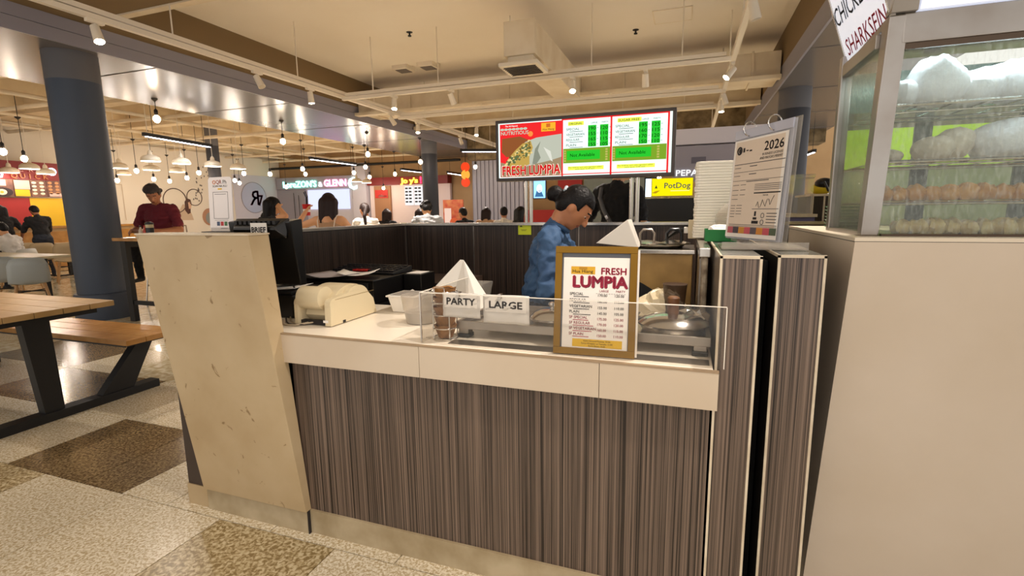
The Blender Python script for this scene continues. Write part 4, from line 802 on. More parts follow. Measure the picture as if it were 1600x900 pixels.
# clear tub and white tub
ctb = thing('clear_tub', 'round cloudy plastic tub left of the acrylic guard', 'tub', (-1.06, 1.82, 0.88)); MB().lathe([(0.062,0.881),(0.072,0.94),(0.080,1.0),(0.083,1.0),(0.075,0.94)], (-1.06,1.82,0), 30).obj('tub', CLEARP, ctb, 0, True); MB().lathe([(0.06,0.884),(0.069,0.93),(0,0.932)], (-1.06,1.82,0), 30).obj('contents', mat('pale_grey_fill', 'b7b0a6', 0.5), ctb, 0, True)
ctb2 = thing('clear_tub', 'square clear container behind the wire holder', 'tub', (-0.99, 2.0, 0.88)); MB().hexa([(-1.06,2.14,0.881),(-0.93,2.14,0.881),(-0.93,2.26,0.881),(-1.06,2.26,0.881),(-1.08,2.12,1.0),(-0.91,2.12,1.0),(-0.91,2.28,1.0),(-1.08,2.28,1.0)]).obj('tub', CLEARP, ctb2)
wt = thing('white_tub', 'small white plastic tub behind the receipt printer', 'tub', (-1.24, 2.05, 0.88)); MB().hexa([(-1.30,1.97,0.881),(-1.19,1.97,0.881),(-1.19,2.09,0.881),(-1.30,2.09,0.881),(-1.315,1.955,0.955),(-1.175,1.955,0.955),(-1.175,2.105,0.955),(-1.315,2.105,0.955)]).obj('tub', PLASTW, wt, 0.006); MB().box(-1.322, -1.168, 1.948, 2.112, 0.955, 0.963).obj('rim', PLASTW, wt, 0.003); MB().box(-1.308,-1.182,1.963,2.097,0.9635,0.9645).obj('contents', mat('grey_fill', '8f8a84', 0.5), wt)
# receipt printer
CREAM = mat('aged_cream_plastic', 'd9c9a6', 0.42); CREAMD = mat('aged_cream_plastic_shade', 'c4b28c', 0.45)
pr = thing('receipt_printer', 'aged cream receipt printer with rounded roll cover', 'printer', (-1.45, 1.78, 0.88)); pr.rotation_euler = (0, 0, 0)
def yz(poly, x0, x1, name, m, par, bev=0.0):
    return MB().prism(poly, (x1, 0, 0), Y3, Z3, x1-x0).obj(name, m, par, 0.0012, name == 'roll_cover')
arc = lambda c, r, a0, a1, n: [(c[0]+r*math.cos(math.radians(a0+(a1-a0)*i/n)), c[1]+r*math.sin(math.radians(a0+(a1-a0)*i/n))) for i in range(n+1)]
pr_parts = []
ea = lambda cx_, cz_, ry_, rz_, a0, a1, n: [(cx_+ry_*math.cos(math.radians(a0+(a1-a0)*i/n)), cz_+rz_*math.sin(math.radians(a0+(a1-a0)*i/n))) for i in range(n+1)]
body = [(1.665,0.92),(1.68,0.965)]+ea(1.80,0.955,0.12,0.082,170,8,14)+[(1.935,0.90),(1.935,0.8835),(1.70,0.8835)]
pr_parts.append(yz(body, -1.535, -1.402, 'body', CREAM, pr, 0.002))
pr_parts.append(yz(arc((1.672,0.992),0.050,-60,300,22)[:-1], -1.545, -1.43, 'roll_cover', CREAM, pr, 0.002))
side = [(1.625,0.8835),(1.628,0.965)]+arc((1.655,0.970),0.028,180,110,4)+[(1.70,1.002),(1.76,1.008),(1.83,1.004),(1.89,0.988),(1.925,0.955),(1.945,0.8835)]
pr_parts.append(yz(side, -1.402, -1.372, 'side_cheek', CREAM, pr, 0.003)); pr_parts.append(yz(side, -1.560, -1.540, 'side_cheek', CREAM, pr, 0.003))
pr_parts.append(yz(ea(1.815,0.965,0.085,0.066,178,2,14), -1.402, -1.376, 'rear_hump', CREAM, pr, 0.002))
pr_parts.append(MB().box(-1.3722,-1.3712,1.66,1.93,0.990,0.9915).obj('cover_seam', mat('seam_brown', '8d7648', 0.6), pr)); pr_parts.append(MB().box(-1.3722,-1.3708,1.70,1.718,0.8835,0.895).obj('notch', INK, pr)); pr_parts.append(MB().box(-1.41,-1.385,1.6235,1.6245,0.898,0.908).obj('badge', PAPER, pr)); pr_parts.append(MB().box(-1.54,-1.402,1.640,1.664,0.8835,0.90).obj('port_recess', INK, pr))
for c_, (z0, b0) in enumerate(((0.892, 0), (0.887, 0.02), (0.895, 0.045))):
    o = MB().tube([(-1.49+0.02*c_,1.66,z0),(-1.53,1.60+b0*0.2,0.886),(-1.585,1.595+b0,0.885),(-1.62,1.62+b0,0.886),(-1.66,1.66+b0,0.89)], 0.0035, 6).obj('printer_cable', mat('pale_cable', 'b5a58c', 0.5) if c_ != 1 else mat('dark_cable', '3a312a', 0.5), pr, 0, True)
# black box printer, papers, keyboard, till monitor
bp = thing('black_printer', 'black boxy printer under loose papers beside the pillar', 'printer', (-1.78, 1.85, 0.88)); MB().box(-1.92, -1.655, 1.72, 1.97, 0.881, 0.985).obj('body', BLACK, bp, 0.008); MB().box(-1.90, -1.67, 1.73, 1.95, 0.985, 1.0).obj('lid', BLACKM, bp, 0.004)
def sheet(x, y, z, w_, h_, rz, label, m_=PAPER, curl=0.012, seed=0):
    rg = random.Random(seed); n_ = 6; c, s = math.cos(rz), math.sin(rz); vs = []
    for r_ in range(n_+1):
        for q in range(n_+1):
            a = w_*(q/n_-0.5); b_ = h_*(r_/n_-0.5); vs.append((x+a*c-b_*s, y+a*s+b_*c, z+curl*(abs(q/n_-0.5)*2)**2+rg.uniform(0, curl*0.15)))
    o = MB().add(vs, [(r_*(n_+1)+q, r_*(n_+1)+q+1, (r_+1)*(n_+1)+q+1, (r_+1)*(n_+1)+q) for r_ in range(n_) for q in range(n_)]).obj('paper_sheet', m_, None, 0, True)
    o.modifiers.new('s', 'SOLIDIFY').thickness = 0.0012
    return tag(o, label, 'paper', 'loose papers by the till')
sheet(-1.80, 1.83, 1.003, 0.20, 0.16, 0.2, 'loose white paper lying on the black printer', PAPER, 0.006, 1); sheet(-1.80, 2.18, 1.012, 0.24, 0.18, -0.15, 'grey curled paper beside the till monitor', mat('greyish_paper', 'b9b1b4', 0.6), 0.012, 2); sheet(-1.68, 2.24, 1.016, 0.2, 0.15, 0.4, 'white curled slip in front of the keyboard', PAPER, 0.02, 3); sheet(-1.36, 2.33, 0.905, 0.10, 0.08, 0.3, 'small curled slip near the glossy desk edge', PAPER, 0.02, 4)
kb_s = thing('cash_drawer', 'black cash drawer under the keyboard', 'cash drawer', (-1.75, 2.4, 0.878)); MB().box(-2.03, -1.52, 2.14, 2.62, 0.879, 1.0).obj('body', BLACK, kb_s, 0.005); MB().box(-2.0, -1.55, 2.132, 2.14, 0.89, 0.985).obj('drawer_front', BLACKM, kb_s, 0.002)
kb = thing('keyboard', 'black keyboard with red keys behind the receipt printer', 'keyboard', (-1.76, 2.45, 1.0)); MB().hexa([(-1.98,2.36,1.001),(-1.54,2.36,1.001),(-1.54,2.56,1.001),(-1.98,2.56,1.001),(-1.98,2.36,1.012),(-1.54,2.36,1.012),(-1.54,2.56,1.034),(-1.98,2.56,1.034)]).obj('base', BLACKM, kb, 0.003)
for r_ in range(4):
    for q in range(12):
        x = -1.965+0.035*q; y = 2.375+0.045*r_; z = 1.013+0.0045*r_
        MB().box(x, x+0.028, y, y+0.034, z, z+0.010).obj('key', mat('red_key', 'b31f1a', 0.4) if (r_ == 0 and q in (4, 5, 6)) else mat('black_key', '17161a', 0.4), kb)
ad = thing('receipt_tray', 'small black tray with white slip beside the keyboard', 'tray', (-1.47, 2.5, 0.88)); MB().box(-1.515, -1.40, 2.42, 2.58, 0.885, 1.0).obj('body', BLACK, ad, 0.004); MB().box(-1.505,-1.42,2.44,2.55,1.0005,1.003).obj('slip', PAPER, ad)
tm = thing('till_monitor', 'black till monitor seen from behind with a taped strip', 'monitor', (-1.81, 1.84, 0.88))
MB().hexa([(-1.97,1.735,1.03),(-1.615,1.735,1.03),(-1.615,1.775,1.03),(-1.97,1.775,1.03),(-1.97,1.70,1.315),(-1.615,1.70,1.315),(-1.615,1.775,1.325),(-1.97,1.775,1.325)]).obj('panel', BLACK, tm, 0.006)
MB().hexa([(-1.90,1.66,1.28),(-1.66,1.66,1.28),(-1.64,1.705,1.24),(-1.93,1.705,1.24),(-1.895,1.665,1.295),(-1.67,1.665,1.295),(-1.63,1.72,1.33),(-1.94,1.72,1.33)]).obj('rear_housing', BLACK, tm, 0.006)
for k in range(9): MB().box(-1.90+0.027*k, -1.885+0.027*k, 1.672, 1.71, 1.302, 1.318).obj('vent_slat', BLACKM, tm)
MB().box(-1.92,-1.70,1.98,2.1,0.8805,0.895).obj('stand_base', BLACKM, tm, 0.004); MB().hexa([(-1.86,1.99,0.895),(-1.76,1.99,0.895),(-1.76,2.03,0.895),(-1.86,2.03,0.895),(-1.86,1.77,1.10),(-1.76,1.77,1.10),(-1.76,1.79,1.13),(-1.86,1.79,1.13)]).obj('stand_neck', BLACKM, tm)
f = Face((-1.785, 1.652, 1.055), X3, Z3, tm, 0.0008); MB().prism([(0.0,0.08),(0.088,0.08),(0.088,0.255),(0.0,0.255)], f.at(0,0,0), f.u, f.v, 0.002).obj('card', PAPER, tm); f.rect(0.0, 0.08, 0.088, 0.255, PAPER, 'taped_strip', 1); f.text('BRIEF', 0.006, 0.215, 0.032, INK, 2, 0.03, width=0.078); f.rects([(0.008+0.018*(q % 4),0.09+0.014*(q//4),0.020+0.018*(q % 4),0.100+0.014*(q//4)) for q in range(32) if q % 3], INK, 'strip_print', 2)
MB().tube([(-1.72,1.80,1.06),(-1.70,1.78,1.02),(-1.71,1.80,1.0)], 0.004, 6).obj('cable', BLACK, tm, 0, True)
# payment stand on the side partition (the square code itself is left out)
qs = thing('payment_stand', 'white payment stand reading QR Ph on the side partition', 'sign', (-2.13, 1.8, 1.26))
MB().box(-2.215, -2.035, 1.76, 1.86, 1.261, 1.267).obj('foot', BLACKM, qs); MB().box(-2.185, -2.065, 1.79, 1.84, 1.267, 1.285).obj('clamp', CLEARP, qs)
u = Vector((1,0,0)); v = Vector((0,0.06,1)).normalized(); O = Vector((-2.203,1.80,1.268)); FWq, FHq = 0.150, 0.258
rd_ = [(0.01,0),(FWq-0.01,0),(FWq,0.01),(FWq,FHq-0.01),(FWq-0.01,FHq),(0.01,FHq),(0,FHq-0.01),(0,0.01)]
MB().prism(rd_, O, u, v, 0.005).obj('board', mat('stand_white', 'efe6e2', 0.35), qs)
f = Face(O, u, v, qs, 0.0006); f.text('QR', 0.052, 0.226, 0.026, mat('orange_ink', 'c9583a', 0.5), 1, 0.012); f.text('Ph', 0.096, 0.226, 0.026, GREYINK, 1, 0.002); f.ring(0.039, 0.234, 0.008, 0.0018, mat('orange_ring', 'd98a5a', 0.5), 'emblem', 1, 16); f.text('SCAN NA ALL!', 0.030, 0.211, 0.013, INK, 1, 0.008, width=0.092); f.rect(0.062, 0.198, 0.088, 0.205, YEL, 'yellow_bar', 1)
for a in ((0.028,0.060,0.030,0.188),(0.122,0.060,0.124,0.188),(0.028,0.186,0.124,0.188),(0.028,0.060,0.124,0.062)): f.rects([a], GREYINK, 'print_frame', 1)
f.rects([(0.040,0.176,0.112,0.178),(0.034,0.052,0.120,0.0535),(0.07,0.012,0.115,0.015)], GREYINK, 'print_line', 1)
for i, m_ in enumerate((mat('navy_ink', '3d4a68', 0.5), mat('red_ink', 'b8282a', 0.5), mat('green_ink', '3f6e3f', 0.5))): f.rect(0.046+0.024*i, 0.026, 0.065+0.024*i, 0.046, m_, 'app_tile', 1)
# white box held in the air by the seller is with her; stove behind
sv = thing('work_table', 'steel work table behind the lids', 'table', (-0.1, 2.6, 0)); MB().box(-0.35, 0.035, 2.42, 2.9, 0.86, 0.89).obj('top', STEEL_R, sv)
for x in (-0.33, 0.0):
    for y in (2.44, 2.86): MB().box(x, x+0.03, y, y+0.03, 0, 0.86).obj('leg', STEEL_R, sv)
BROWN = mat('scorched_metal', 'c29c5c', 0.45, 0.1, noise=(4, '6a4c22', 0.8))
so = thing('griddle_stove', 'scorched brown griddle stove box with steel plate', 'stove', (-0.1, 2.6, 0.89)); MB().box(-0.29, 0.03, 2.47, 2.80, 0.891, 1.135).obj('body', BROWN, so, 0.004); MB().box(-0.31, 0.04, 2.45, 2.82, 1.135, 1.155).obj('plate_edge', STEEL, so, 0.003); MB().lathe([(0,1.156),(0.12,1.156),(0.135,1.168),(0.13,1.17),(0.11,1.16),(0,1.16)], (-0.14,2.62,0), 30).obj('griddle', STEEL_R, so, 0, True)
MB().hexa([(-0.29,2.46,0.9),(-0.05,2.46,0.9),(-0.05,2.469,0.9),(-0.29,2.469,0.9),(-0.29,2.46,1.02),(-0.2,2.46,0.99),(-0.2,2.469,0.99),(-0.29,2.469,1.02)]).obj('soot_patch', BLACKM, so)
for i, (x, y) in enumerate(((-0.19, 2.60), (-0.06, 2.62))):
    t = thing('ladle', ('steel handled pan lid on the griddle', 'black handled pan lid on the griddle')[i], 'pan lid', (x, y, 1.17)); MB().lathe([(0,1.172),(0.075,1.172),(0.08,1.178),(0.03,1.19),(0,1.192)], (x,y,0), 24).obj('lid', STEEL, t, 0, True); MB().tube([(x-0.035,y,1.185),(x-0.035,y,1.225),(x-0.02,y,1.245),(x+0.02,y,1.245),(x+0.035,y,1.225),(x+0.035,y,1.185)], 0.008 if i else 0.006, 8).obj('handle', BLACK if i else STEEL_R, t, 0, True)
ho = thing('power_socket', 'cream power socket with a black plug on the tall box', 'socket', (0.03, 2.66, 1.19)); MB().box(0.005, 0.044, 2.60, 2.70, 1.20, 1.29).obj('housing', CREAM, ho, 0.004); MB().box(-0.015, 0.005, 2.63, 2.67, 1.225, 1.255).obj('plug', PLASTW, ho, 0.003); MB().tube([(-0.015,2.65,1.24),(-0.05,2.66,1.235),(-0.09,2.7,1.20),(-0.12,2.75,1.17)], [0.010,0.014,0.009,0.006], 8).obj('cable', BLACK, ho, 0, True)
# foam boxes stacked on the tall box
FOAM = mat('ivory_foam', 'fbf3e2', 0.6)
rr_ = [(sx_*0.062+0.024*math.cos(a), sy_*0.069+0.024*math.sin(a)) for sx_, sy_, a0 in ((1,1,0),(-1,1,90),(-1,-1,180),(1,-1,270)) for a in [math.radians(a0+30*i) for i in range(4)]]
me_ = MB().prism(rr_, (0,0,0.0116), X3, Y3, 0.0116).mesh('foam_tray', FOAM, 0.002)
for k in range(28):
    o = link('foam_tray', me_); o.location = (0.112+random.uniform(-.002,.002), 2.52+random.uniform(-.002,.002), 1.2145+0.0122*k); o.rotation_euler = (0, 0, random.uniform(-.02,.02)); tag(o, 'ivory foam tray, %s from the bottom of the tall stack' % ORD[k], 'foam tray', 'stacked ivory foam trays')
gb = thing('carton', 'small open green carton with white tissues before the foam stack', 'carton', (0.12, 2.25, 1.2145)); GRN = mat('bright_green_card', '0e7a34', 0.5)
for a in ((0.07,0.19,2.16,2.163),(0.07,0.19,2.297,2.30),(0.07,0.073,2.163,2.297),(0.187,0.19,2.163,2.297)): MB().box(*a, 1.2145, 1.262).obj('side', GRN, gb)
MB().box(0.073,0.187,2.163,2.297,1.2145,1.217).obj('bottom', GRN, gb); crumple((0.125,2.23,1.262), (0.045,0.055,0.018), 0.2, 12, 2).obj('tissue', PAPER, gb); Face((0.07,2.1595,1.2145), X3, Z3, gb).text('L', 0.085, 0.012, 0.02, PAPER, 1, 0.01)
cd = tag(MB().lathe([(0.075,0),(0.072,0.012),(0.055,0.04),(0.025,0.058),(0,0.06)], (0.185,2.36,1.30), 26, (-0.5,-1,0.35)).obj('plastic_dome', CLEARP, None, 0, True), 'clear plastic dome lid leaning on the foam stack', 'dome lid')
# certificate in a ring-bound clear stand
cs = thing('certificate_stand', 'ring bound clear stand holding a 2026 permit sheet', 'certificate', (0.22, 1.9, 1.22))
u = Vector((0.16,-0.30,0)).normalized(); v = Vector((0.035,0.07,1)); v = (v-u*v.dot(u)).normalized(); O = Vector((0.133,2.03,1.238)); CWd, CHt = 0.300, 0.385
for k in range(2): MB().prism([(0,0),(CWd,0),(CWd,CHt),(0,CHt)], O-u.cross(v)*(0.006+0.005*k)+u*(0.004*k), u, v, 0.0015).obj('sleeve', glass('sleeve_plastic', 'eeeef2', 0.30, 0.06), cs)
MB().prism([(0.0,-0.01),(CWd,-0.01),(CWd,CHt+0.008),(0.0,CHt+0.008)], O-u.cross(v)*0.026+u*0.004, u, v, 0.003).obj('back_plate', CLEARP, cs)
MB().prism([(0,CHt-0.03),(CWd,CHt-0.03),(CWd,CHt),(0,CHt)], O-u.cross(v)*0.001, u, v, 0.004).obj('header_strip', mat('lilac_plastic', 'b4b6c4', 0.3), cs)
for x in (0.085, 0.215):
    c0 = O+u*x+v*(CHt-0.002); MB().tube([c0+v*(0.024*math.sin(2*PI*i/20))+u.cross(v)*(0.024*math.cos(2*PI*i/20)) for i in range(20)], 0.0022, 6, True).obj('ring', CHROME, cs, 0, True)
MB().box(0.11, 0.36, 1.76, 1.99, 1.2145, 1.219).obj('foot_plate', CLEARP, cs); MB().box(0.11, 0.36, 1.755, 1.76, 1.2145, 1.238).obj('foot_lip', CLEARP, cs)
f = Face(O, u, v, cs, 0.0006); PERM = mat('permit_paper', 'dccbb8', 0.6)
f.rect(0.006, 0.006, CWd-0.012, CHt-0.036, PAPER, 'white_margin', 1); f.rect(0.018, 0.020, CWd-0.026, CHt-0.042, PERM, 'permit_sheet', 2)
f.text('2026', 0.178, 0.300, 0.042, INK, 3, 0.015, width=0.095); f.text('BUSINESS LICENSE', 0.172, 0.284, 0.011, INK, 3, 0.004, width=0.10); f.text("AND MAYOR'S PERMIT", 0.160, 0.271, 0.012, INK, 3, 0.007, width=0.113)
f.ring(0.042, 0.312, 0.012, 0.003, INK, 'seal', 3, 18); f.disc(0.042, 0.312, 0.006, 0.008, INK, 'seal', 3); f.rects([(0.062,0.305,0.072,0.320),(0.080,0.308,0.092,0.312),(0.098,0.305,0.112,0.310)], INK, 'emblem_print', 3)
rg = random.Random(5)
f.rects([(0.020,0.262,0.288,0.2645),(0.020,0.235,0.288,0.2365),(0.020,0.205,0.288,0.2065)]+[(0.024,y,0.06,y+0.002) for y in (0.250,0.222,0.19,0.172,0.155,0.14)]+[(0.11,y,0.15,y+0.003) for y in (0.252,0.225)]+[(0.07,y,0.10,y+0.002) for y in (0.19,0.172,0.155)]+[(0.10,0.200,0.22,0.203)]+[(0.15,0.170+0.006*q,0.285,0.172+0.006*q) for q in range(4)], GREYINK, 'print_line', 3)
f.text('MAYOR', 0.20, 0.149, 0.008, INK, 3, 0.003); f.rects([(0.15,0.158,0.285,0.162)], INK, 'print_line', 3)
MB().tube([f.at(0.17+0.008*i, 0.115+0.014*math.sin(i*1.9)+0.002*i, 4) for i in range(12)], 0.0007, 5).obj('signature', INK, cs)
f.rects([(0.024,y,0.05,y+0.002) for y in (0.118,0.108,0.098,0.088,0.078)]+[(0.058,y,0.09,y+0.002) for y in (0.118,0.108,0.098,0.088)]+[(0.15,0.105,0.285,0.107),(0.024,0.050,0.285,0.052),(0.024,0.045,0.285,0.0465)]+[(0.23,y,0.28,y+0.003) for y in (0.090,0.080,0.070,0.060)], GREYINK, 'print_line', 3)
f.rects([(0.155,0.056,0.19,0.066),(0.16,0.070,0.18,0.078),(0.165,0.082,0.175,0.098)], INK, 'stamp_print', 3); f.ring(0.21, 0.084, 0.008, 0.0012, GREYINK, 'stamp_ring', 3, 14); f.ring(0.21, 0.062, 0.008, 0.0012, GREYINK, 'stamp_ring', 3, 14)
for i, c_ in enumerate(('b85a62','4a4048','c98a34','c4555e','5a4d52','c98232','c0505a','4d5a44')): f.rect(0.019+0.0335*i, 0.020, 0.0515+0.0335*i, 0.043, mat('permit_square_'+c_, c_, 0.6), 'colour_square', 3)
# ---------------------------------------------------------------- the cream stall on the right with its steamer
rs_ = thing('steamer_stall', 'cream stall counter leaning outwards at the right edge', 'stall', (0.9, 2.2, 0))
MB().hexa([(0.43,1.80,0),(1.7,1.80,0),(1.7,2.6,0),(0.435,2.6,0),(0.447,1.632,1.25),(1.7,1.632,1.25),(1.7,2.6,1.25),(0.447,2.6,1.25)]).obj('body', mat('stall_cream', 'd3c4b2', 0.5, noise=(2.5, 'c9b8a2', 0.7), specks=(11, 'a58c6c', 0.75), bump=(4, 0.1)), rs_)
MB().hexa([(0.4455,1.631,1.2515),(1.7,1.631,1.2515),(1.7,2.6,1.2515),(0.4455,2.6,1.2515),(0.4455,1.630,1.262),(1.7,1.630,1.262),(1.7,2.6,1.262),(0.4455,2.6,1.262)]).obj('top', mat('stall_top', 'e0d2bc', 0.4), rs_)
MB().hexa([(0.446,1.6325,1.2495),(1.7,1.6325,1.2495),(1.7,2.6,1.2495),(0.446,2.6,1.2495),(0.446,1.6325,1.2516),(1.7,1.6325,1.2516),(1.7,2.6,1.2516),(0.446,2.6,1.2516)]).obj('top_joint', INK, rs_)
sm = thing('food_steamer', 'tall steel and glass food steamer with fogged panes', 'food steamer', (0.9, 1.9, 1.262))
DUL = mat('dull_steel', 'a9a49e', 0.3, 0.85, noise=(6, '8c8074', 0.6))
for x in (0.482, 1.46):
    MB().hexa([(x,1.715,1.2625),(x+0.045,1.715,1.2625),(x+0.045,1.755,1.2625),(x,1.755,1.2625),(x+0.014,1.700,1.86),(x+0.060,1.700,1.86),(x+0.060,1.755,1.86),(x+0.014,1.755,1.86)]).obj('front_post', DUL, sm, 0.004)
    MB().box(x, x+0.035, 2.08, 2.115, 1.2625, 1.86).obj('rear_post', DUL, sm, 0.004)
MB().box(0.53, 1.50, 1.700, 1.745, 1.785, 1.862).obj('header', DUL, sm, 0.004); MB().box(0.53, 1.50, 1.706, 1.716, 1.770, 1.785).obj('lower_header', mat('dark_steel', '5a4c40', 0.4, 0.8), sm)
MB().box(0.53, 1.46, 1.705, 1.72, 1.2625, 1.2685).obj('bottom_rail', mat('dark_steel', '5a4c40', 0.4, 0.8), sm); MB().box(0.484, 0.515, 1.756, 2.08, 1.79, 1.83).obj('side_header', DUL, sm, 0.003); MB().box(0.484, 0.515, 1.756, 2.08, 1.2625, 1.275).obj('side_rail', DUL, sm)
FOG = glass('fogged_glass', 'e4ebe6', 0.07, 0.06, True)
MB().hexa([(0.53,1.722,1.2685),(1.46,1.722,1.2685),(1.46,1.726,1.2685),(0.53,1.726,1.2685),(0.53,1.718,1.785),(1.46,1.718,1.785),(1.46,1.722,1.785),(0.53,1.722,1.785)]).obj('front_pane', FOG, sm)
MB().box(0.497, 0.501, 1.757, 2.08, 1.275, 1.79).obj('side_pane', glass('side_glass', 'd5dcd0', 0.06, 0.05, True), sm)
MB().box(0.52, 1.46, 2.10, 2.104, 1.2625, 1.80).obj('rear_pane', glass('rear_glass', 'd5dcc8', 0.05, 0.06, True), sm)
MB().box(0.50, 1.50, 1.745, 2.115, 1.84, 1.862).obj('ceiling_plate', DUL, sm); MB().box(0.52, 1.46, 1.73, 2.09, 1.2622, 1.264).obj('pan', STEEL_R, sm)
for x in (0.72, 1.0, 1.28): MB().box(x, x+0.05, 2.105, 2.115, 1.2625, 1.82).obj('rear_mullion', mat('mullion_brown', '4a3f30', 0.5, 0.4), sm)
for k, z in enumerate((1.355, 1.473, 1.628)):
    sh = MB().cyl((0.52,1.735,z),(1.46,1.735,z),0.005,8).obj('shelf', CHROME, sm, 0, True)
    for y in (1.87, 2.0, 2.09): MB().cyl((0.52,y,z),(1.46,y,z),0.003,6).obj('rod', CHROME, sh)
    for q in range(12): MB().cyl((0.53+0.08*q,1.733,z+0.004),(0.53+0.08*q,2.09,z+0.004),0.0022,5).obj('cross_rod', CHROME, sh)
tl = MB().cyl((0.56,1.80,1.815),(1.44,1.80,1.815),0.012,10).obj('tube_lamp', glow('steamer_tube', 'dff4ff', 5), sm)
A = bpy.data.lights.new('steamer_light', 'AREA'); A.shape = 'RECTANGLE'; A.size = 0.85; A.size_y = 0.05; A.energy = 3.2; A.color = (0.80, 0.95, 1.0)
ao = bpy.data.objects.new('steamer_light', A); COL.objects.link(ao); ao.location = (1.0, 1.80, 1.80); attach(ao, sm)
MB().box(0.52, 1.46, 2.106, 2.112, 1.67, 1.80).obj('rear_top_panel', mat('blued_steel', '7f99a6', 0.3, 0.6), sm)
# signs of the steamer
ss = thing('steamer_sign', 'white tilted sign reading SHARKSFIN on the steamer side', 'sign', (0.49, 1.9, 1.83))
A0 = Vector((0.500,2.085,1.835)); u = Vector((0.01,-0.36,0)).normalized(); v = Vector((-0.31,0.0,0.95)); v = (v-u*v.dot(u)).normalized()
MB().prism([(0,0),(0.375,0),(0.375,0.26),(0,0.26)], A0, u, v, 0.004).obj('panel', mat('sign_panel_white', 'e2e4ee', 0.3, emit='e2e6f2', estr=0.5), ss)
for a in ((-0.008,-0.008,0.383,0.0),(-0.008,0.26,0.383,0.268),(-0.008,0,0,0.26),(0.375,0,0.383,0.26)): MB().prism([(a[0],a[1]),(a[2],a[1]),(a[2],a[3]),(a[0],a[3])], A0+u.cross(v)*0.004, u, v, 0.012).obj('frame', STEEL, ss)
f = Face(A0, u, v, ss, 0.001); f.text('SHARKSFIN', 0.03, 0.018, 0.078, mat('sign_red_letter', 'c41830', 0.5), 1, 0.004, width=0.325); f.text('CHICKEN &', 0.0, 0.125, 0.085, mat('sign_black_letter', '23252c', 0.5), 1, 0.004, width=0.36); f.text('PORK', 0.05, 0.21, 0.05, mat('sign_black_letter', '23252c', 0.5), 1, 0.004)
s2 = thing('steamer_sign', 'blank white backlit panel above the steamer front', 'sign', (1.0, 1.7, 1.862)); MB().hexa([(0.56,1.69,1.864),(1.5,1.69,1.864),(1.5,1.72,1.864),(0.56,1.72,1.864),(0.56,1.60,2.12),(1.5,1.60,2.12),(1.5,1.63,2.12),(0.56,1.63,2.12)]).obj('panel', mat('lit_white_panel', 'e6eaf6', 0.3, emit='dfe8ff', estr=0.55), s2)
MB().hexa([(0.495,1.685,1.862),(0.555,1.685,1.862),(0.555,1.73,1.862),(0.495,1.73,1.862),(0.495,1.58,2.12),(0.535,1.58,2.12),(0.535,1.63,2.12),(0.495,1.63,2.12)]).obj('side_frame', DUL, s2)
# lime banner behind the steamer; added emission brightens its upper cloth
lb = thing('banner', 'lime yellow banner with added glow seen through the steamer glass', 'banner', (0.9, 2.5, 1.262))
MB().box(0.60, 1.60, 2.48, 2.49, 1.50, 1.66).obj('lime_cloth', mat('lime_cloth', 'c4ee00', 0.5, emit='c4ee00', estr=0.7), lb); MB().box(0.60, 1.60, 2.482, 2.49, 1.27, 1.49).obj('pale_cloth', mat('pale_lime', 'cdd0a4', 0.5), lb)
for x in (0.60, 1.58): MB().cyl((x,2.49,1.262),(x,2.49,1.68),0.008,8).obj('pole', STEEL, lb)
# steamed food
CLOTH = mat('steamed_white_cloth', 'e9eaf0', 0.75, bump=(26, 0.5)); CLOTH2 = mat('damp_cloth', 'd8cdbd', 0.75, bump=(26, 0.5))
def heap(parts, label, m_, seed):
    rg = random.Random(seed); t = thing('steam_cloth', label, 'cloth', (parts[0][0], parts[0][1], parts[0][2]))
    for (x, y, z, rx, ry, rz) in parts:
        b = MB().ell((x,y,z+rz*0.8), (rx,ry,rz), 22); vs = []
        for p in b.v:
            q = Vector(p); k = 1+0.12*math.sin(40*q.x+seed)*math.cos(37*q.z+q.y*20)+rg.uniform(-.05,.05); d = q-Vector((x,y,z+rz*0.8)); nq = Vector((x,y,z+rz*0.8))+d*k; nq.z = max(nq.z, z+0.001); vs.append(tuple(nq))
        b.v = vs; b.obj('fold', m_, t, 0, True)
heap([(0.58,1.84,1.634,0.05,0.08,0.045),(0.66,1.83,1.634,0.075,0.085,0.075),(0.76,1.86,1.634,0.09,0.09,0.055),(0.87,1.85,1.634,0.09,0.09,0.065)], 'white cloth heap on the top steamer shelf', CLOTH, 1)
heap([(1.00,1.86,1.634,0.10,0.1,0.06),(1.15,1.86,1.634,0.11,0.1,0.07)], 'white cloth heap further right on the top shelf', CLOTH, 2)
heap([(0.67,1.82,1.479,0.05,0.07,0.04),(0.72,1.84,1.479,0.05,0.08,0.05)], 'small damp white bun cloth on the middle shelf', CLOTH2, 3)
heap([(0.84,1.83,1.479,0.085,0.08,0.06),(0.96,1.86,1.479,0.09,0.09,0.05)], 'large white cloth heap on the middle shelf', CLOTH, 4)
heap([(0.565,1.85,1.479,0.04,0.06,0.022)], 'flat folded cloth at the left of the middle shelf', CLOTH2, 5)
def dumpling_mesh(seed, m_):
    rg = random.Random(seed); b = MB(); n_ = 14
    b.ell((0,0,0.014), (0.021,0.021,0.018), 16); b.v = [(x*(1+0.12*math.sin(6*math.atan2(y, x)+z*90+seed))+rg.uniform(-.0015,.0015), y*(1+0.12*math.sin(6*math.atan2(y, x)+z*90+seed))+rg.uniform(-.0015,.0015), max(0, z*(1+0.1*math.sin(300*x+seed)))) for x, y, z in b.v]
    return b.mesh('dumpling', m_, 0, True)
DM1 = [dumpling_mesh(k, mat('amber_dumpling', 'd09a52', 0.4, noise=(40, 'b06f28', 0.8))) for k in range(3)]; DM2 = [dumpling_mesh(9+k, mat('pale_dumpling', 'd9c48c', 0.4, noise=(40, 'b58e48', 0.8))) for k in range(3)]
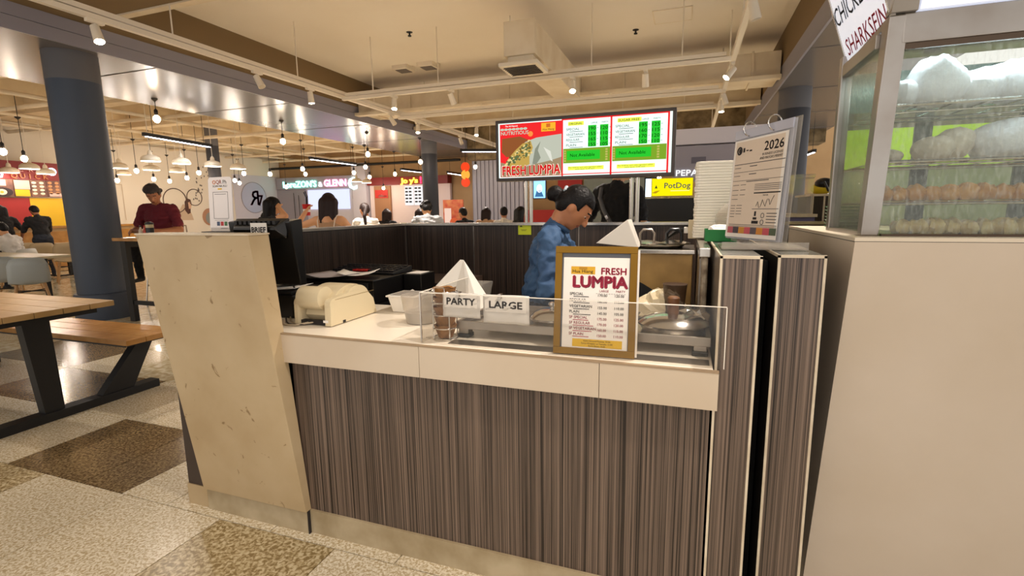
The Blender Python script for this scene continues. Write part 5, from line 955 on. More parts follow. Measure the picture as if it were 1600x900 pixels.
for row, (dms, z, x0, n_) in enumerate(((DM1, 1.362, 0.545, 13), (DM2, 1.2645, 0.60, 12))):
    for k in range(n_):
        for j in (0, 1):
            o = link('dumpling', dms[(k+j) % 3]); o.location = (x0+0.040*k+0.012*j, 1.775+0.045*j, z); o.rotation_euler = (0, 0, random.uniform(0, 6)); s = random.uniform(1.05, 1.35); o.scale = (s, s, s*1.1)
            tag(o, ('amber steamed dumpling on the lowest rack, %s from the left in the %s row', 'pale steamed dumpling on the steamer floor, %s from the left in the %s row')[row] % (ORD[k], ('front', 'rear')[j]), 'dumpling', ('amber dumplings on the lowest rack', 'pale dumplings on the steamer floor')[row])
gt = [MB().hexa([(-0.055,-0.08,0),(0.055,-0.08,0),(0.055,0.08,0),(-0.055,0.08,0),(-0.065,-0.09,0.009),(0.065,-0.09,0.009),(0.065,0.09,0.009),(-0.065,0.09,0.009)]).mesh('green_tray', mat('dark_green_plastic', '2f6b45', 0.4), 0.002)]
for k in range(7):
    o = link('green_tray', gt[0]); o.location = (0.60, 2.30, 1.2625+0.013*k); tag(o, 'dark green tray behind the steamer side, %s from the bottom of its stack' % ORD[k], 'tray', 'stacked green trays')

struct(MB().box(0.86, 2.8, 3.3, 3.36, 0, 1.9).obj('wall_stall_back', mat('stall_back_beige', 'a39a86', 0.7)), 'beige rear wall inside the steamer stall')
# ---------------------------------------------------------------- dining furniture
pt = thing('picnic_table', 'pine picnic table with attached bench on a black steel frame', 'picnic table', (-5.0, 2.0, 0))
tt = MB().box(-6.5, -3.93, 1.40, 2.30, 0.70, 0.712).obj('table_bed', BLACKM, pt)
for k in range(6): MB().box(-6.55, -3.86, 1.400+0.1555*k, 1.552+0.1555*k, 0.712, 0.75).obj('plank', WOODT, tt, 0.003)
bb = MB().box(-6.5, -3.88, 2.37, 2.72, 0.385, 0.41).obj('bench_bed', BLACKM, pt)
for k in range(3): MB().box(-6.55, -3.80, 2.335+0.142*k, 2.474+0.142*k, 0.41, 0.45).obj('plank', WOODT2, bb, 0.003)
for x in (-3.98, -6.1):
    MB().box(x-0.05, x+0.05, 1.0, 2.62, 0.0, 0.06).obj('base_bar', BLACKM, pt, 0.003)
    MB().hexa([(x-0.035,1.88,0.06),(x+0.035,1.88,0.06),(x+0.035,1.99,0.06),(x-0.035,1.99,0.06),(x-0.035,1.83,0.70),(x+0.035,1.83,0.70),(x+0.035,1.98,0.70),(x-0.035,1.98,0.70)]).obj('table_leg', BLACKM, pt)
    MB().hexa([(x-0.035,2.22,0.06),(x+0.035,2.22,0.06),(x+0.035,2.44,0.06),(x-0.035,2.44,0.06),(x-0.035,2.50,0.385),(x+0.035,2.50,0.385),(x+0.035,2.62,0.385),(x-0.035,2.62,0.385)]).obj('bench_leg', BLACKM, pt)
    MB().box(x-0.04, x+0.04, 1.45, 2.26, 0.67, 0.70).obj('top_bar', BLACKM, pt)
# shell chairs
def shell_mesh(m_):
    """moulded seat and curved back in one shell; the chair faces +Y"""
    b = MB(); prof = [(0.20,0.44),(0.10,0.425),(-0.05,0.42),(-0.15,0.44),(-0.20,0.50),(-0.225,0.60),(-0.24,0.70),(-0.25,0.80)]; n_ = 8; vs = []
    for i, (y, z) in enumerate(prof):
        w_ = [0.19,0.215,0.22,0.215,0.215,0.21,0.205,0.17][i]
        for k in range(n_+1):
            t_ = 2*k/n_-1; lift = 0.03*t_*t_ if i < 4 else 0; fwd = 0.045*t_*t_ if i >= 4 else 0
            vs.append((w_*t_, y+fwd, z+lift-(0.02*t_**6 if i == 7 else 0)))
    b.add(vs, [(i*(n_+1)+k, i*(n_+1)+k+1, (i+1)*(n_+1)+k+1, (i+1)*(n_+1)+k) for i in range(len(prof)-1) for k in range(n_)])
    return b.mesh('shell', m_, 0, True, False)
LEGW = mat('beech_leg', 'b58a58', 0.5)
def chair(x, y, rz, m_, label):
    t = thing('shell_chair', label, 'chair', (x, y, 0), 'moulded shell chairs'); t.rotation_euler = (0, 0, rz)
    bpy.context.view_layer.update()
    def put(name, me):
        o = bpy.data.objects.new(name, me); COL.objects.link(o); o.parent = t; return o
    s = put('shell', shell_mesh(m_)); s.modifiers.new('s', 'SOLIDIFY').thickness = 0.014
    for a, b_ in ((-1,-1),(1,-1),(-1,1),(1,1)):
        put('leg', MB().cone((a*0.14,b_*0.12-0.01,0.425),(a*0.21,b_*0.19-0.02,0.0),0.018,0.012,10).mesh('leg', LEGW))
    put('cross_bar', MB().cyl((-0.16,-0.14,0.33),(0.16,0.12,0.33),0.008,8).mesh('cross_bar', BLACKM)); put('cross_bar', MB().cyl((0.16,-0.14,0.33),(-0.16,0.12,0.33),0.008,8).mesh('cross_bar', BLACKM))
G1 = mat('blue_grey_shell', 'b4b9b6', 0.4); G2 = mat('beige_shell', 'a8926e', 0.45); G3 = mat('pale_grey_shell', 'c9c6bc', 0.4)
chair(-8.55, 4.15, 1.11, G1, 'blue grey shell chair turned away, left of the blue column'); chair(-9.25, 4.15, 1.11, G1, 'blue grey shell chair cut off by the left edge'); chair(-11.9, 6.45, -2.0, G2, 'beige shell chair just left of the blue column'); chair(-13.0, 6.6, 1.11, G2, 'beige shell chair behind the blue grey one, right of a pair'); chair(-13.5, 6.55, 1.11, G2, 'beige shell chair behind the blue grey one, left of a pair')
def table(x0, x1, y0, y1, z, m_, label):
    t = thing('dining_table', label, 'table', ((x0+x1)/2, (y0+y1)/2, 0)); MB().box(x0, x1, y0, y1, z-0.035, z).obj('top', m_, t, 0.006); cx_, cy_ = (x0+x1)/2, (y0+y1)/2
    for xx in (x0+0.25, x1-0.25): MB().box(xx-0.03, xx+0.03, cy_-0.03, cy_+0.03, 0.02, z-0.035).obj('leg', BLACKM, t); MB().box(xx-0.03, xx+0.03, cy_-0.28, cy_+0.28, 0, 0.03).obj('foot', BLACKM, t)
table(-11.2, -9.15, 4.5, 5.05, 0.75, mat('pale_top', 'cbbf9e', 0.3), 'pale dining table beyond the blue grey chairs'); table(-13.6, -12.2, 7.0, 7.5, 0.75, WOODT, 'wooden dining table in front of the serving counter')
# high table of the man in maroon
ht = thing('high_table', 'oak high table with a black frame right of the column', 'table', (-6.0, 4.5, 0)); MB().box(-6.84, -5.2, 4.2, 4.78, 1.03, 1.07).obj('top', WOODT2, ht, 0.004)
for x in (-6.68, -5.35):
    for y in (4.25, 4.70): MB().box(x-0.045, x+0.045, y-0.03, y+0.03, 0, 1.03).obj('leg', BLACKM, ht)
    MB().box(x-0.03, x+0.03, 4.28, 4.67, 0.95, 1.03).obj('rail', BLACKM, ht)
MB().box(-6.64, -5.39, 4.23, 4.27, 0.22, 0.27).obj('foot_rail', BLACKM, ht)
def stool(x, y, z, rz, label, wire=False):
    t = thing('high_stool', label, 'stool', (x, y, 0), 'high stools'); c, s = math.cos(rz), math.sin(rz); R_ = lambda a, b_, h: (x+a*c-b_*s, y+a*s+b_*c, h)
    b = MB(); b.obox((x,y,z-0.02), 0.38, 0.36, 0.04, (0,0,rz)); b.obj('seat', BLACK, t, 0.012)
    for a, b_ in ((-1,-1),(1,-1),(1,1),(-1,1)): MB().cyl(R_(a*0.16,b_*0.15,z-0.03), R_(a*0.24,b_*0.23,0), 0.011, 8).obj('leg', STEEL, t)
    MB().tube([R_(a*0.215,b_*0.2,0.28) for a, b_ in ((-1,-1),(1,-1),(1,1),(-1,1))], 0.008, 6, True).obj('foot_ring', STEEL, t)
    MB().tube([R_(-0.18,-0.17,z-0.02),R_(-0.2,-0.22,z+0.22),R_(-0.17,-0.235,z+0.34),R_(0.17,-0.235,z+0.34),R_(0.2,-0.22,z+0.22),R_(0.18,-0.17,z-0.02)], 0.010, 8).obj('back_frame', TRACKW if wire else STEEL, t, 0, True)
    for k in range(5): MB().cyl(R_(-0.12+0.06*k,-0.20,z-0.01), R_(-0.12+0.06*k,-0.235,z+0.34), 0.005, 6).obj('back_wire', TRACKW if wire else STEEL, t)
tw = thing('tumbler', 'cream and black tumbler on the high table before the maroon shirt', 'tumbler', (-6.45, 4.42, 1.07)); MB().lathe([(0.038,1.0705),(0.045,1.20),(0.045,1.23)], (-6.45,4.42,0), 20).obj('cup', mat('cream_cup', 'cdbd92', 0.4), tw, 0, True); MB().lathe([(0.047,1.23),(0.047,1.25),(0.02,1.265),(0,1.266)], (-6.45,4.42,0), 20).obj('lid', BLACK, tw, 0, True); MB().lathe([(0.0445,1.12),(0.0455,1.19)], (-6.45,4.42,0), 20).obj('band', BLACK, tw, 0, True)
for i, (x, c_) in enumerate(((-6.74, 'd8cdb8'), (-6.66, 'b8402a'))):
    t = thing('bottle', ('small pale sauce bottle at the high table end', 'small red capped bottle at the high table end')[i], 'bottle', (x, 4.5, 1.07)); MB().lathe([(0.025,1.0705),(0.025,1.15),(0.010,1.18),(0.010,1.20)], (x,4.5,0), 14).obj('body', mat('bottle_'+c_, c_, 0.3), t, 0, True); MB().lathe([(0.013,1.195),(0.013,1.215),(0,1.216)], (x,4.5,0), 14).obj('cap', RED if i else BLACK, t)
tn = thing('serving_tray', 'crumpled napkins on the high table beside the tumbler', 'napkins', (-6.1, 4.45, 1.07)); crumple((-6.15,4.42,1.10), (0.09,0.06,0.03), 0.25, 12, 6).obj('napkin', PAPER, tn)
t2 = thing('high_table', 'high table mostly hidden behind the side partition', 'table', (-4.2, 5.0, 0)); MB().box(-5.1, -3.2, 5.0, 5.6, 1.03, 1.07).obj('top', WOODT2, t2, 0.004)
for x in (-4.95, -3.35): MB().box(x-0.04, x+0.04, 5.26, 5.34, 0, 1.03).obj('leg', BLACKM, t2)
stool(-7.55, 5.38, 0.84, PI, 'black high stool under the man in maroon'); stool(-4.97, 4.72, 0.74, 0.5, 'white wire backed high stool of the woman in black', True); stool(-3.76, 4.55, 0.74, 0.1, 'white wire backed high stool of the woman with bare shoulders', True)
def wire_chair(x, y, rz, label):
    t = thing('wire_chair', label, 'chair', (x, y, 0), 'white wire chairs'); c, s = math.cos(rz), math.sin(rz); R_ = lambda a, b_, h: (x+a*c-b_*s, y+a*s+b_*c, h)
    MB().obox((x,y,0.66), 0.42, 0.40, 0.03, (0,0,rz)).obj('seat', TRACKW, t, 0.01)
    for a, b_ in ((-1,-1),(1,-1),(1,1),(-1,1)): MB().cyl(R_(a*0.18,b_*0.17,0.65), R_(a*0.22,b_*0.21,0), 0.011, 8).obj('leg', TRACKW, t)
    MB().tube([R_(-0.2,-0.19,0.66),R_(-0.22,-0.23,1.05),R_(-0.16,-0.245,1.12),R_(0.16,-0.245,1.12),R_(0.22,-0.23,1.05),R_(0.2,-0.19,0.66)], 0.012, 8).obj('back_frame', TRACKW, t, 0, True)
    for k in range(6): MB().cyl(R_(-0.15+0.06*k,-0.2,0.67), R_(-0.15+0.06*k,-0.245,1.12), 0.006, 6).obj('back_wire', TRACKW, t)
wc = [(-5.05,7.0,0.6,'under the white topped woman'),(-3.92,7.05,0.5,'under the grey shirted man'),(-3.3,6.6,0.1,'standing empty before the ribbed wall diners')]
# ---------------------------------------------------------------- people
def cap_mesh(a, b, ra, rb, n=12):
    a = Vector(a); b = Vector(b); d = b-a; L = max(d.length, 1e-5); d = d/L; o = d.orthogonal().normalized(); q = d.cross(o); vs = []; fs = []; rings = []
    for i in range(1, 5): t = -PI/2+PI/2*i/4; rings.append((a+d*(ra*math.sin(t)), ra*math.cos(t)))
    for i in range(0, 4): t = PI/2*i/4; rings.append((b+d*(rb*math.sin(t)), rb*math.cos(t)))
    for c, r in rings: vs += [c+(o*math.cos(2*PI*k/n)+q*math.sin(2*PI*k/n))*r for k in range(n)]
    for i in range(len(rings)-1): fs += [(i*n+k, i*n+(k+1)%n, (i+1)*n+(k+1)%n, (i+1)*n+k) for k in range(n)]
    vs += [a-d*ra, b+d*rb]; T = len(vs)-2; fs += [(T, (k+1)%n, k) for k in range(n)]+[(T+1, (len(rings)-1)*n+k, (len(rings)-1)*n+(k+1)%n) for k in range(n)]
    return vs, fs
class Blob:
    """tapered limbs and ellipsoids fused into one continuous skin"""
    def __init__(s): s.p = []
    def cap(s, a, b, ra, rb, reg): s.p.append(('c', Vector(a), Vector(b), ra, rb, reg)); return s
    def ell(s, c, r, reg, rot=None): s.p.append(('e', Vector(c), Vector(r), rot or Matrix.Identity(3), None, reg)); return s
    def dist(s, p, q):
        if q[0] == 'c':
            a, b, ra, rb = q[1:5]; d = b-a; t = max(0, min(1, (p-a).dot(d)/max(d.length_squared, 1e-9))); return (p-(a+d*t)).length-(ra+(rb-ra)*t)
        l = q[3].transposed()@(p-q[1]); r = q[2]; k = Vector((l.x/r.x, l.y/r.y, l.z/r.z)).length; return (k-1)*min(r)
    def build(s, name, mats, parent, vox=0.012, smooth=4, M=None, fold=0.0):
        b = MB()
        for q in s.p:
            if q[0] == 'c': b.add(*cap_mesh(q[1], q[2], q[3], q[4]))
            else: b.ell(q[1], q[2], 16, q[3])
        me = bpy.data.meshes.new(name+'_raw'); me.from_pydata(b.v, [], b.f); ob = bpy.data.objects.new(name+'_raw', me); COL.objects.link(ob)
        r = ob.modifiers.new('r', 'REMESH'); r.mode = 'VOXEL'; r.voxel_size = vox
        k = ob.modifiers.new('k', 'SMOOTH'); k.factor = 0.5; k.iterations = smooth
        out = bpy.data.meshes.new_from_object(ob.evaluated_get(bpy.context.evaluated_depsgraph_get()))
        bpy.data.objects.remove(ob); bpy.data.meshes.remove(me); out.name = name
        regs = list(mats); out.materials.clear()
        for g_ in regs: out.materials.append(mats[g_])
        cent = [(q[1]+q[2])/2 if q[0] == 'c' else q[1] for q in s.p]
        rad = [(q[2]-q[1]).length/2+max(q[3], q[4]) if q[0] == 'c' else max(q[2]) for q in s.p]
        idx = []
        for pl_ in out.polygons:
            c = pl_.center; best = 9; bi = 0
            for i, q in enumerate(s.p):
                if (c-cent[i]).length-rad[i] > best: continue
                dd = s.dist(c, q)
                if dd < best: best = dd; bi = regs.index(q[5])
            idx.append(bi)
        out.polygons.foreach_set('material_index', idx); out.polygons.foreach_set('use_smooth', [True]*len(out.polygons))
        if fold:
            from mathutils import noise
            ids = set()
            for pl_, mi in zip(out.polygons, idx):
                if regs[mi] in ('top', 'bottom'): ids.update(pl_.vertices)
            nv = [v.normal.copy() for v in out.vertices]
            for i in ids:
                v = out.vertices[i]; c = v.co
                k = noise.noise(Vector((c.x*9+c.z*5, c.y*9-c.z*4, c.z*15)))+0.5*noise.noise(Vector((c.x*24, c.y*24-c.z*12, c.z*30)))
                v.co = c+nv[i]*(fold*(0.4-abs(k)*2.2))
        if M is not None: out.transform(M)
        return link(name, out, parent)
def hand(B, w, d, nrm, side, curl, s=1.0, reg='skin'):
    """palm from wrist w along d; nrm = out of the palm; thumb on the given side"""
    w = Vector(w); d = Vector(d).normalized(); nrm = Vector(nrm); nrm = (nrm-d*nrm.dot(d)).normalized(); x = d.cross(nrm)*side
    for k in range(4): B.cap(w+d*0.01*s+x*(0.024-0.016*k)*s*0.8, w+d*0.078*s+x*(0.030-0.020*k)*s, 0.015*s, 0.012*s, reg)
    for k, L in enumerate((0.066, 0.075, 0.070, 0.055)):
        p = w+d*0.08*s+x*(0.031-0.0205*k)*s; dirn = d.copy(); 
        for j, fr in enumerate((0.45, 0.32, 0.23)):
            a = curl*(0.6+0.5*j); dirn = (dirn*math.cos(a)+nrm*math.sin(a)).normalized(); q = p+dirn*L*fr*s; B.cap(p, q, (0.0092-0.0009*j)*s, (0.0086-0.001*j)*s, reg); p = q
    p = w+d*0.022*s+x*0.034*s; q = p+(d*0.6+x*0.8+nrm*0.35).normalized()*0.036*s; B.cap(p, q, 0.0125*s, 0.011*s, reg); B.cap(q, q+(d*0.9+x*0.25+nrm*(0.3+curl*0.5)).normalized()*0.034*s, 0.0105*s, 0.0085*s, reg)
def person(label, loc, heading, skin, top, bottom, hair, H=1.65, seat=None, lean=0.0, headp=0.0, heady=0.0, hairstyle='short', armL=None, armR=None, sleeve=0.6, vox=0.014, thick=1.0, bare=False, tag_group=None, extra=None, eyes=True, shoes=None):
    """faces local +Y. armL / armR: hand position in local metres from the shoulder line centre on the floor"""
    s = H/1.65; M0 = Matrix.Translation(loc)@Matrix.Rotation(heading, 4, 'Z')
    t = thing('person', label, 'person', loc, tag_group)
    B = Blob(); hipz = (0.86*s if seat is None else seat+0.10); hip = Vector((0, 0, hipz))
    L = Matrix.Rotation(-lean, 3, 'X'); up = lambda x, y, z: hip+L@Vector((x, y, z))
    tw = thick
    B.ell(hip+Vector((0,0,0.0)), (0.165*s*tw, 0.125*s*tw, 0.12*s), 'bottom'); B.ell(up(0,0.005,0.14*s), (0.142*s*tw, 0.108*s*tw, 0.15*s), 'top'); B.ell(up(0,0.01,0.31*s), (0.150*s*tw, 0.110*s*tw, 0.17*s), 'top')
    shz = 0.455*s; shw = 0.165*s*(0.5+0.5*tw)
    B.cap(up(-shw*0.85,0,shz-0.02), up(shw*0.85,0,shz-0.02), 0.058*s*tw, 0.058*s*tw, 'skin' if bare else 'top'); B.cap(up(0,-0.01,shz-0.02), up(0,0.0,shz+0.035*s), 0.075*s, 0.055*s, 'skin' if bare else 'top')
    nk0 = up(0,0.0,shz); nk1 = up(0,0.015,shz+0.10*s); B.cap(nk0, nk1, 0.050*s, 0.048*s, 'skin')
    HM = L@Matrix.Rotation(heady, 3, 'Z')@Matrix.Rotation(-headp, 3, 'X'); hc = nk1+HM@Vector((0,0.02*s,0.085*s)); hp = lambda x, y, z: hc+HM@Vector((x*s, y*s, z*s))
    B.ell(hc, (0.073*s, 0.092*s, 0.108*s), 'skin', HM); B.ell(hp(0,0.022,-0.055), (0.054*s,0.066*s,0.060*s), 'skin', HM); B.ell(hp(0,0.062,-0.088), (0.026*s,0.022*s,0.02*s), 'skin', HM)
    B.cap(hp(0,0.086,0.012), hp(0,0.105,-0.028), 0.010*s, 0.0155*s, 'skin'); B.ell(hp(0,0.083,-0.060), (0.024*s,0.012*s,0.010*s), 'lips', HM); B.cap(hp(-0.03,0.080,0.028), hp(0.03,0.080,0.028), 0.012*s, 0.012*s, 'skin')
    for q in (-1, 1): B.ell(hp(q*0.075,-0.005,-0.01), (0.010*s,0.020*s,0.030*s), 'skin', HM)
    # arms
    for side, tgt in ((-1, armL), (1, armR)):
        sh = up(side*shw, 0, shz-0.025*s); la, lf = 0.285*s, 0.245*s
        if tgt is None: tgt = (side*0.27*s, 0.06, hipz-0.06) if seat is None else (side*0.16, 0.33, hipz+0.06)
        wr = Vector(tgt); d = wr-sh; D = min(d.length, (la+lf)*0.985); wr = sh+d.normalized()*D
        a_ = (la*la-lf*lf+D*D)/(2*D); h_ = math.sqrt(max(la*la-a_*a_, 0)); dn = d.normalized(); pole = Vector((side*0.55, -0.5, -0.8)); pole = (pole-dn*pole.dot(dn)).normalized(); el = sh+dn*a_+pole*h_
        sl = sh.lerp(el, min(1, sleeve*1.0)); reg = 'top'
        if sleeve > 0.05: B.cap(sh, sl, 0.054*s*tw, 0.050*s*tw, 'top')
        B.cap(sh, el, 0.046*s*tw, 0.038*s*tw, 'skin'); 
        if sleeve > 1.0: B.cap(sh, el, 0.056*s*tw, 0.047*s*tw, 'top'); B.cap(el, el.lerp(wr, sleeve-1.0), 0.046*s*tw, 0.040*s*tw, 'top')
        B.cap(el, wr, 0.038*s*tw, 0.026*s, 'skin')
        fw = (wr-el).normalized(); hand(B, wr, fw, Vector((-side*0.8, 0.3, -0.4)), -side, 0.45, s*0.95)
    # legs
    for side in (-1, 1):
        hj = hip+Vector((side*0.085*s*tw, 0, -0.02))
        if seat is None: kn = Vector((side*0.09*s, 0.015, 0.45*s)); an = Vector((side*0.095*s, -0.01, 0.075))
        else: kn = hip+Vector((side*0.12*s, 0.40*s, -0.01)); an = Vector((side*0.11*s, 0.36*s, max(0.075, hipz-0.42*s)))
        B.cap(hj, kn, 0.086*s*tw, 0.058*s*tw, 'bottom'); B.cap(kn, an, 0.057*s*tw, 0.040*s, 'bottom'); B.cap(an+Vector((0,-0.03,-0.035)), an+Vector((0,0.13,-0.045)), 0.036, 0.030, 'shoe')
    if extra: extra(B, up, hp, s)
    body = B.build('body', {'skin': skin, 'top': top, 'bottom': bottom, 'lips': mat('lips', '8a4a3e', 0.5), 'shoe': shoes or BLACKM}, t, vox, 4, M0, 0.014)
    HB = Blob()
    if hairstyle != 'none':
        HB.ell(hp(0,-0.012,0.030), (0.083*s,0.098*s,0.092*s), 'hair', HM); HB.ell(hp(0,-0.045,-0.005), (0.078*s,0.066*s,0.085*s), 'hair', HM)
        if hairstyle == 'messy':
            rq = random.Random(11)
            for k in range(34):
                a = rq.uniform(0, 2*PI); e = rq.uniform(0.1, 1.5); q = Vector((0.082*math.cos(a)*math.cos(e), -0.012+0.096*math.sin(a)*math.cos(e), 0.03+0.092*math.sin(e)))
                if q.y < 0.035: HB.ell(hp(*q), (0.032*s,0.032*s,0.030*s), 'hair', HM)
        if hairstyle == 'bun': HB.ell(hp(0,-0.135,-0.035), (0.042*s,0.040*s,0.048*s), 'hair', HM); HB.cap(hp(0,-0.09,0.0), hp(0,-0.12,-0.03), 0.03*s, 0.028*s, 'hair')
        if hairstyle == 'long':
            for q in (-1, 0, 1): HB.cap(hp(q*0.05,-0.06,0.0), hc+Vector((q*0.075*s,-0.085*s,-0.33*s)), 0.062*s, 0.040*s, 'hair')
            for q in (-1, 1): HB.cap(hp(q*0.068,0.0,0.02), hc+Vector((q*0.085*s,0.0,-0.20*s)), 0.030*s, 0.022*s, 'hair')
        if hairstyle == 'lob':
            for q in (-1, 0, 1): HB.cap(hp(q*0.045,-0.05,0.0), hc+Vector((q*0.06*s,-0.07*s,-0.20*s)), 0.066*s, 0.045*s, 'hair')
            for q in (-1, 1): HB.cap(hp(q*0.066,-0.01,0.02), hp(q*0.078,-0.01,-0.12), 0.034*s, 0.026*s, 'hair')
        if hairstyle == 'pony': HB.cap(hp(0,-0.10,0.03), hc+Vector((0.0,-0.17*s,-0.10*s)), 0.036*s, 0.034*s, 'hair'); HB.cap(hc+Vector((0,-0.17*s,-0.10*s)), hc+Vector((0.02,-0.16*s,-0.34*s)), 0.034*s, 0.016*s, 'hair')
        hb = HB.build('hair', {'hair': hair}, t, vox*0.9, 3, M0)
        # open the face: pull hair verts that would cover it inwards
        inv = (M0@Matrix.Translation(hc)@HM.to_4x4()).inverted(); fwd = M0@Matrix.Translation(hc)@HM.to_4x4()
        for vv in hb.data.vertices:
            l = inv@vv.co
            if l.y > 0.035*s and l.z < 0.055*s and l.z > -0.16*s and abs(l.x) < 0.07*s: l.y -= (l.y-0.03*s)*0.9; l.z += 0.01; vv.co = fwd@l
    if eyes:
        for q in (-1, 1):
            e = MB().ell(M0@hp(q*0.031,0.0715,0.003), (0.012*s,0.011*s,0.005*s), 12).obj('eye', mat('eye_white', 'd9d2c8', 0.3), t, 0, True); MB().ell(M0@hp(q*0.031,0.0808,0.002), (0.005*s,0.0035*s,0.0042*s), 10).obj('iris', BLACK, e, 0, True)
            MB().tube([M0@hp(q*0.018,0.091,0.030), M0@hp(q*0.034,0.087,0.034), M0@hp(q*0.048,0.074,0.030)], 0.004*s, 6).obj('eyebrow', hair, t, 0, True)
    return t, M0, up, hp
SK1 = mat('skin_tan', 'b87a54', 0.5); SK2 = mat('skin_light', 'd0986c', 0.5); SK3 = mat('skin_brown', '8f5a3c', 0.5)
HB_ = mat('black_hair', '0d0909', 0.5, 0, 0.25, bump=(50, 0.6)); HBR = mat('brown_hair', '251613', 0.5, 0, 0.25, bump=(50, 0.5)); HGR = mat('greying_hair', '3a2f2c', 0.6, bump=(60, 0.6))
DENIM = mat('blue_denim', '3d5f86', 0.75, noise=(10, '2f4b70', 0.8), bump=(22, 0.6)); JEANS = mat('dark_jeans', '1f2430', 0.8); MAROON = mat('maroon_cotton', '6a1626', 0.8, bump=(12, 0.3)); BLKC = mat('black_cotton', '141316', 0.85, bump=(10, 0.3)); WHTC = mat('white_cotton', 'dcd6ce', 0.8); GRYC = mat('grey_cotton', '9a9a9c', 0.8); TANC = mat('tan_cotton', 'b08a68', 0.8)
# the seller, in profile, bent over the counter
sp_, M0, up, hp = person('seller in a blue denim shirt with a hair bun, bent over her work', (-0.745, 2.50, 0), -PI/2+0.12, SK1, DENIM, JEANS, HB_, 1.56, None, 0.22, 0.62, 0.0, 'bun', (-0.10,0.42,1.06), (0.17,0.30,0.97), 1.75, 0.0085, 1.12)
MB().tube([M0@up(0.062*math.cos(a), 0.005+0.060*math.sin(a), 0.455*0.945+0.032+0.012*math.cos(2*a)) for a in [2*PI*i/20 for i in range(20)]], 0.013, 8, True).obj('collar', DENIM, sp_, 0, True)
MB().tube([M0@hp(0.03,-0.10,0.02), M0@hp(0,-0.112,0.035), M0@hp(-0.03,-0.10,0.02)], 0.010, 8).obj('hair_tie', mat('pale_hair_tie', 'b9c4cf', 0.5), sp_, 0, True)
fb2 = thing('foam_box', 'white folded foam box held up by the seller', 'foam box', (-0.38, 2.45, 1.05))
MB().add([(-0.42,2.42,1.185),(-0.215,2.42,1.165),(-0.215,2.56,1.165),(-0.42,2.56,1.19),(-0.272,2.45,1.30),(-0.262,2.53,1.30)], [(0,1,4),(1,2,5,4),(2,3,5),(3,0,4,5),(3,2,1,0)]).obj('shell', mat('foam_white', 'ddd6cb', 0.6), fb2, 0.004)
# diners
person('man in a maroon shirt seated at the high table', (-7.55, 5.38, 0), PI+0.35, SK1, MAROON, BLKC, HGR, 1.90, 0.84, 0.12, 0.45, 0.35, 'messy', (-0.2,0.36,1.12), (0.22,0.36,1.12), 0.75, 0.014, 1.25)
person('woman with long black hair and a black top leaning on her hand', (-4.97, 4.72, 0), -0.75, SK2, BLKC, BLKC, HB_, 1.62, 0.74, 0.18, 0.35, 0.0, 'long', (-0.16,0.36,1.12), (0.12,0.24,1.42), 0.55, 0.013)
w2, M0, up, hp = person('woman with dark brown hair and bare shoulders, seen from behind', (-3.78, 4.55, 0), 0.35, SK2, TANC, JEANS, HBR, 1.60, 0.74, 0.05, 0.1, 0.25, 'lob', (-0.34,0.24,1.36), (0.2,0.36,1.12), 0.0, 0.012, 1.0, True)
for q in (-1, 1): MB().tube([M0@up(q*0.085,-0.105,0.34), M0@up(q*0.095,-0.085,0.42), M0@up(q*0.10,-0.02,0.478), M0@up(q*0.09,0.06,0.44)], 0.006, 6).obj('strap', mat('pale_strap', 'd9c8b4', 0.6), w2, 0, True)
cu_ = M0@Vector((-0.36,0.33,1.36)); rc = thing('drink_cup', 'red drink cup with two dark straws held by the bare shouldered woman', 'cup', tuple(cu_))
MB().lathe([(0.035,-0.04),(0.048,0.09),(0.050,0.092),(0,0.09)], tuple(cu_), 20).obj('cup', mat('red_cup', 'c41f24', 0.4), rc, 0, True); MB().lathe([(0.0405,0.0),(0.0435,0.035)], tuple(cu_), 20).obj('print', PAPER, rc, 0, True); MB().tube([cu_+Vector((0,0,0.08)), cu_+Vector((0.005,0,0.17)), cu_+Vector((-0.025,0,0.23))], 0.006, 6).obj('straw', INK, rc); MB().tube([cu_+Vector((0.012,0,0.08)), cu_+Vector((0.02,0,0.18)), cu_+Vector((-0.005,0,0.24))], 0.006, 6).obj('straw', INK, rc)
for a in wc: wire_chair(*a[:3], 'white wire chair '+a[3])
person('woman in a white top with a dark ponytail', (-5.05, 7.0, 0), 0.6, SK1, WHTC, JEANS, HBR, 1.62, 0.675, 0.1, 0.2, 0.5, 'pony', None, None, 0.6, 0.016)
person('broad man in a grey shirt with short black hair', (-3.92, 7.05, 0), 0.5, SK2, GRYC, JEANS, HB_, 1.72, 0.675, 0.25, 0.5, 0.2, 'messy', None, None, 0.7, 0.016, 1.2)
D_ = [('diner in a dark top, left of a close pair behind the ponytail', (-5.98,9.0), 0.4, HBR, BLKC, 'lob'), ('diner in a mauve top, right of a close pair', (-5.42,9.3), -0.3, HBR, mat('mauve_cotton', '7a5a66', 0.8), 'lob'), ('diner with black hair in a black top right of the slim column', (-4.15,9.0), 0.9, HB_, BLKC, 'short'), ('diner with brown hair in front of the ribbed wall, middle of three', (-3.85,9.3), 0.2, HBR, TANC, 'lob'), ('diner with black hair in a pale top, nearest the menu board', (-3.35,9.0), 0.2, HB_, WHTC, 'short'), ('diner with black hair leaning right beside the board post', (-3.0,8.7), -0.8, HB_, BLKC, 'long')]
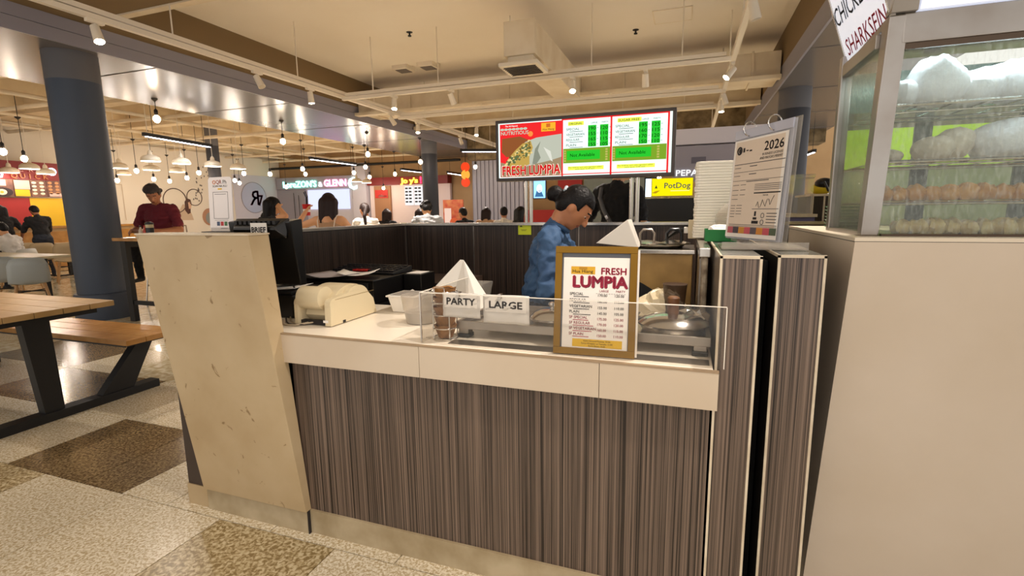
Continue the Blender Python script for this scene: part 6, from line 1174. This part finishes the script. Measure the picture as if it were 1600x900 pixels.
for k, (lb_, p, h_, hr, tp, stl) in enumerate(D_):
    person(lb_, (p[0], p[1], 0), h_, SK1, tp, JEANS, hr, 1.6, 0.60, 0.1, 0.2, 0.2, stl, None, None, 0.6, 0.02, 1.0)
    ch = thing('dining_chair', 'wooden chair under the '+lb_.split(',')[0].replace(' right of the slim column', ''), 'chair', (p[0], p[1], 0)); x, y = p; MB().box(x-0.2,x+0.2,y-0.2,y+0.2,0.58,0.60).obj('seat', WOODT2, ch)
    for a, b_ in ((-1,-1),(1,-1),(1,1),(-1,1)): MB().box(x+a*0.18-0.015,x+a*0.18+0.015,y+b_*0.18-0.015,y+b_*0.18+0.015,0,0.58).obj('leg', BLACKM, ch)
person('small far worker behind the poster right of the slim column', (-8.15, 16.75, 0), PI, SK3, mat('orange_apron', 'a85a2a', 0.8), BLKC, HB_, 1.62, None, 0, 0.1, 0, 'short', None, None, 0.6, 0.025)
mn, M0, up, hp = person('standing man in a black shirt with a crossbody bag, back turned', (-0.66, 5.0, 0), -0.45, SK2, BLKC, JEANS, HB_, 1.94, None, 0.0, 0.1, -0.5, 'short', None, None, 0.85, 0.014, 1.12)
sb = thing('crossbody_bag', 'small black crossbody bag on the standing man', 'bag', (-0.5, 4.9, 1.2))
pts = [up(-0.13,-0.085,0.545), up(-0.11,-0.14,0.45), up(-0.05,-0.16,0.33), up(0.04,-0.165,0.20), up(0.09,-0.165,0.10)]
MB().tube([M0@p for p in pts], 0.020, 6).obj('strap', mat('grey_webbing', '5d5d60', 0.6), sb, 0, True)
c0 = M0@up(0.09,-0.19,0.09); MB().obox(c0, 0.18, 0.05, 0.10, (0,-0.45,-0.2)).obj('pouch', BLACK, sb, 0.01); b0 = M0@up(0.0,-0.178,0.26); MB().obox(b0, 0.03, 0.012, 0.04, (0,-0.5,-0.2)).obj('buckle', CHROME, sb, 0.003)
# left customers
person('customer in a black top cut off by the left edge', (-14.05, 6.55, 0), 1.6, SK3, BLKC, BLKC, HB_, 1.66, None, 0.1, 0.3, 0, 'long', None, None, 0.9, 0.022, 1.1)
person('customer in a black jacket reading at the red stall', (-13.4, 6.85, 0), 1.5, SK3, BLKC, JEANS, HB_, 1.66, None, 0.18, 0.4, 0, 'short', (-0.1,0.38,1.15), (0.1,0.38,1.15), 1.8, 0.022, 1.1)
cp_, M0, up, hp = person('person in a white shirt and pale cap at the left edge', (-11.0, 5.2, 0), 1.9, SK2, WHTC, JEANS, HB_, 1.6, 0.46, 0.2, 0.3, 0, 'short', None, None, 0.7, 0.018, 1.1)
MB().lathe([(0.085,0),(0.082,0.04),(0.05,0.075),(0,0.085)], tuple(M0@hp(0,0.0,0.045)), 20).obj('cap', mat('pale_cap', 'd0cabc', 0.7), cp_, 0, True)
chair(-11.0, 5.2, 1.9, G3, 'pale grey shell chair under the white shirted person')
bpy.context.view_layer.update()
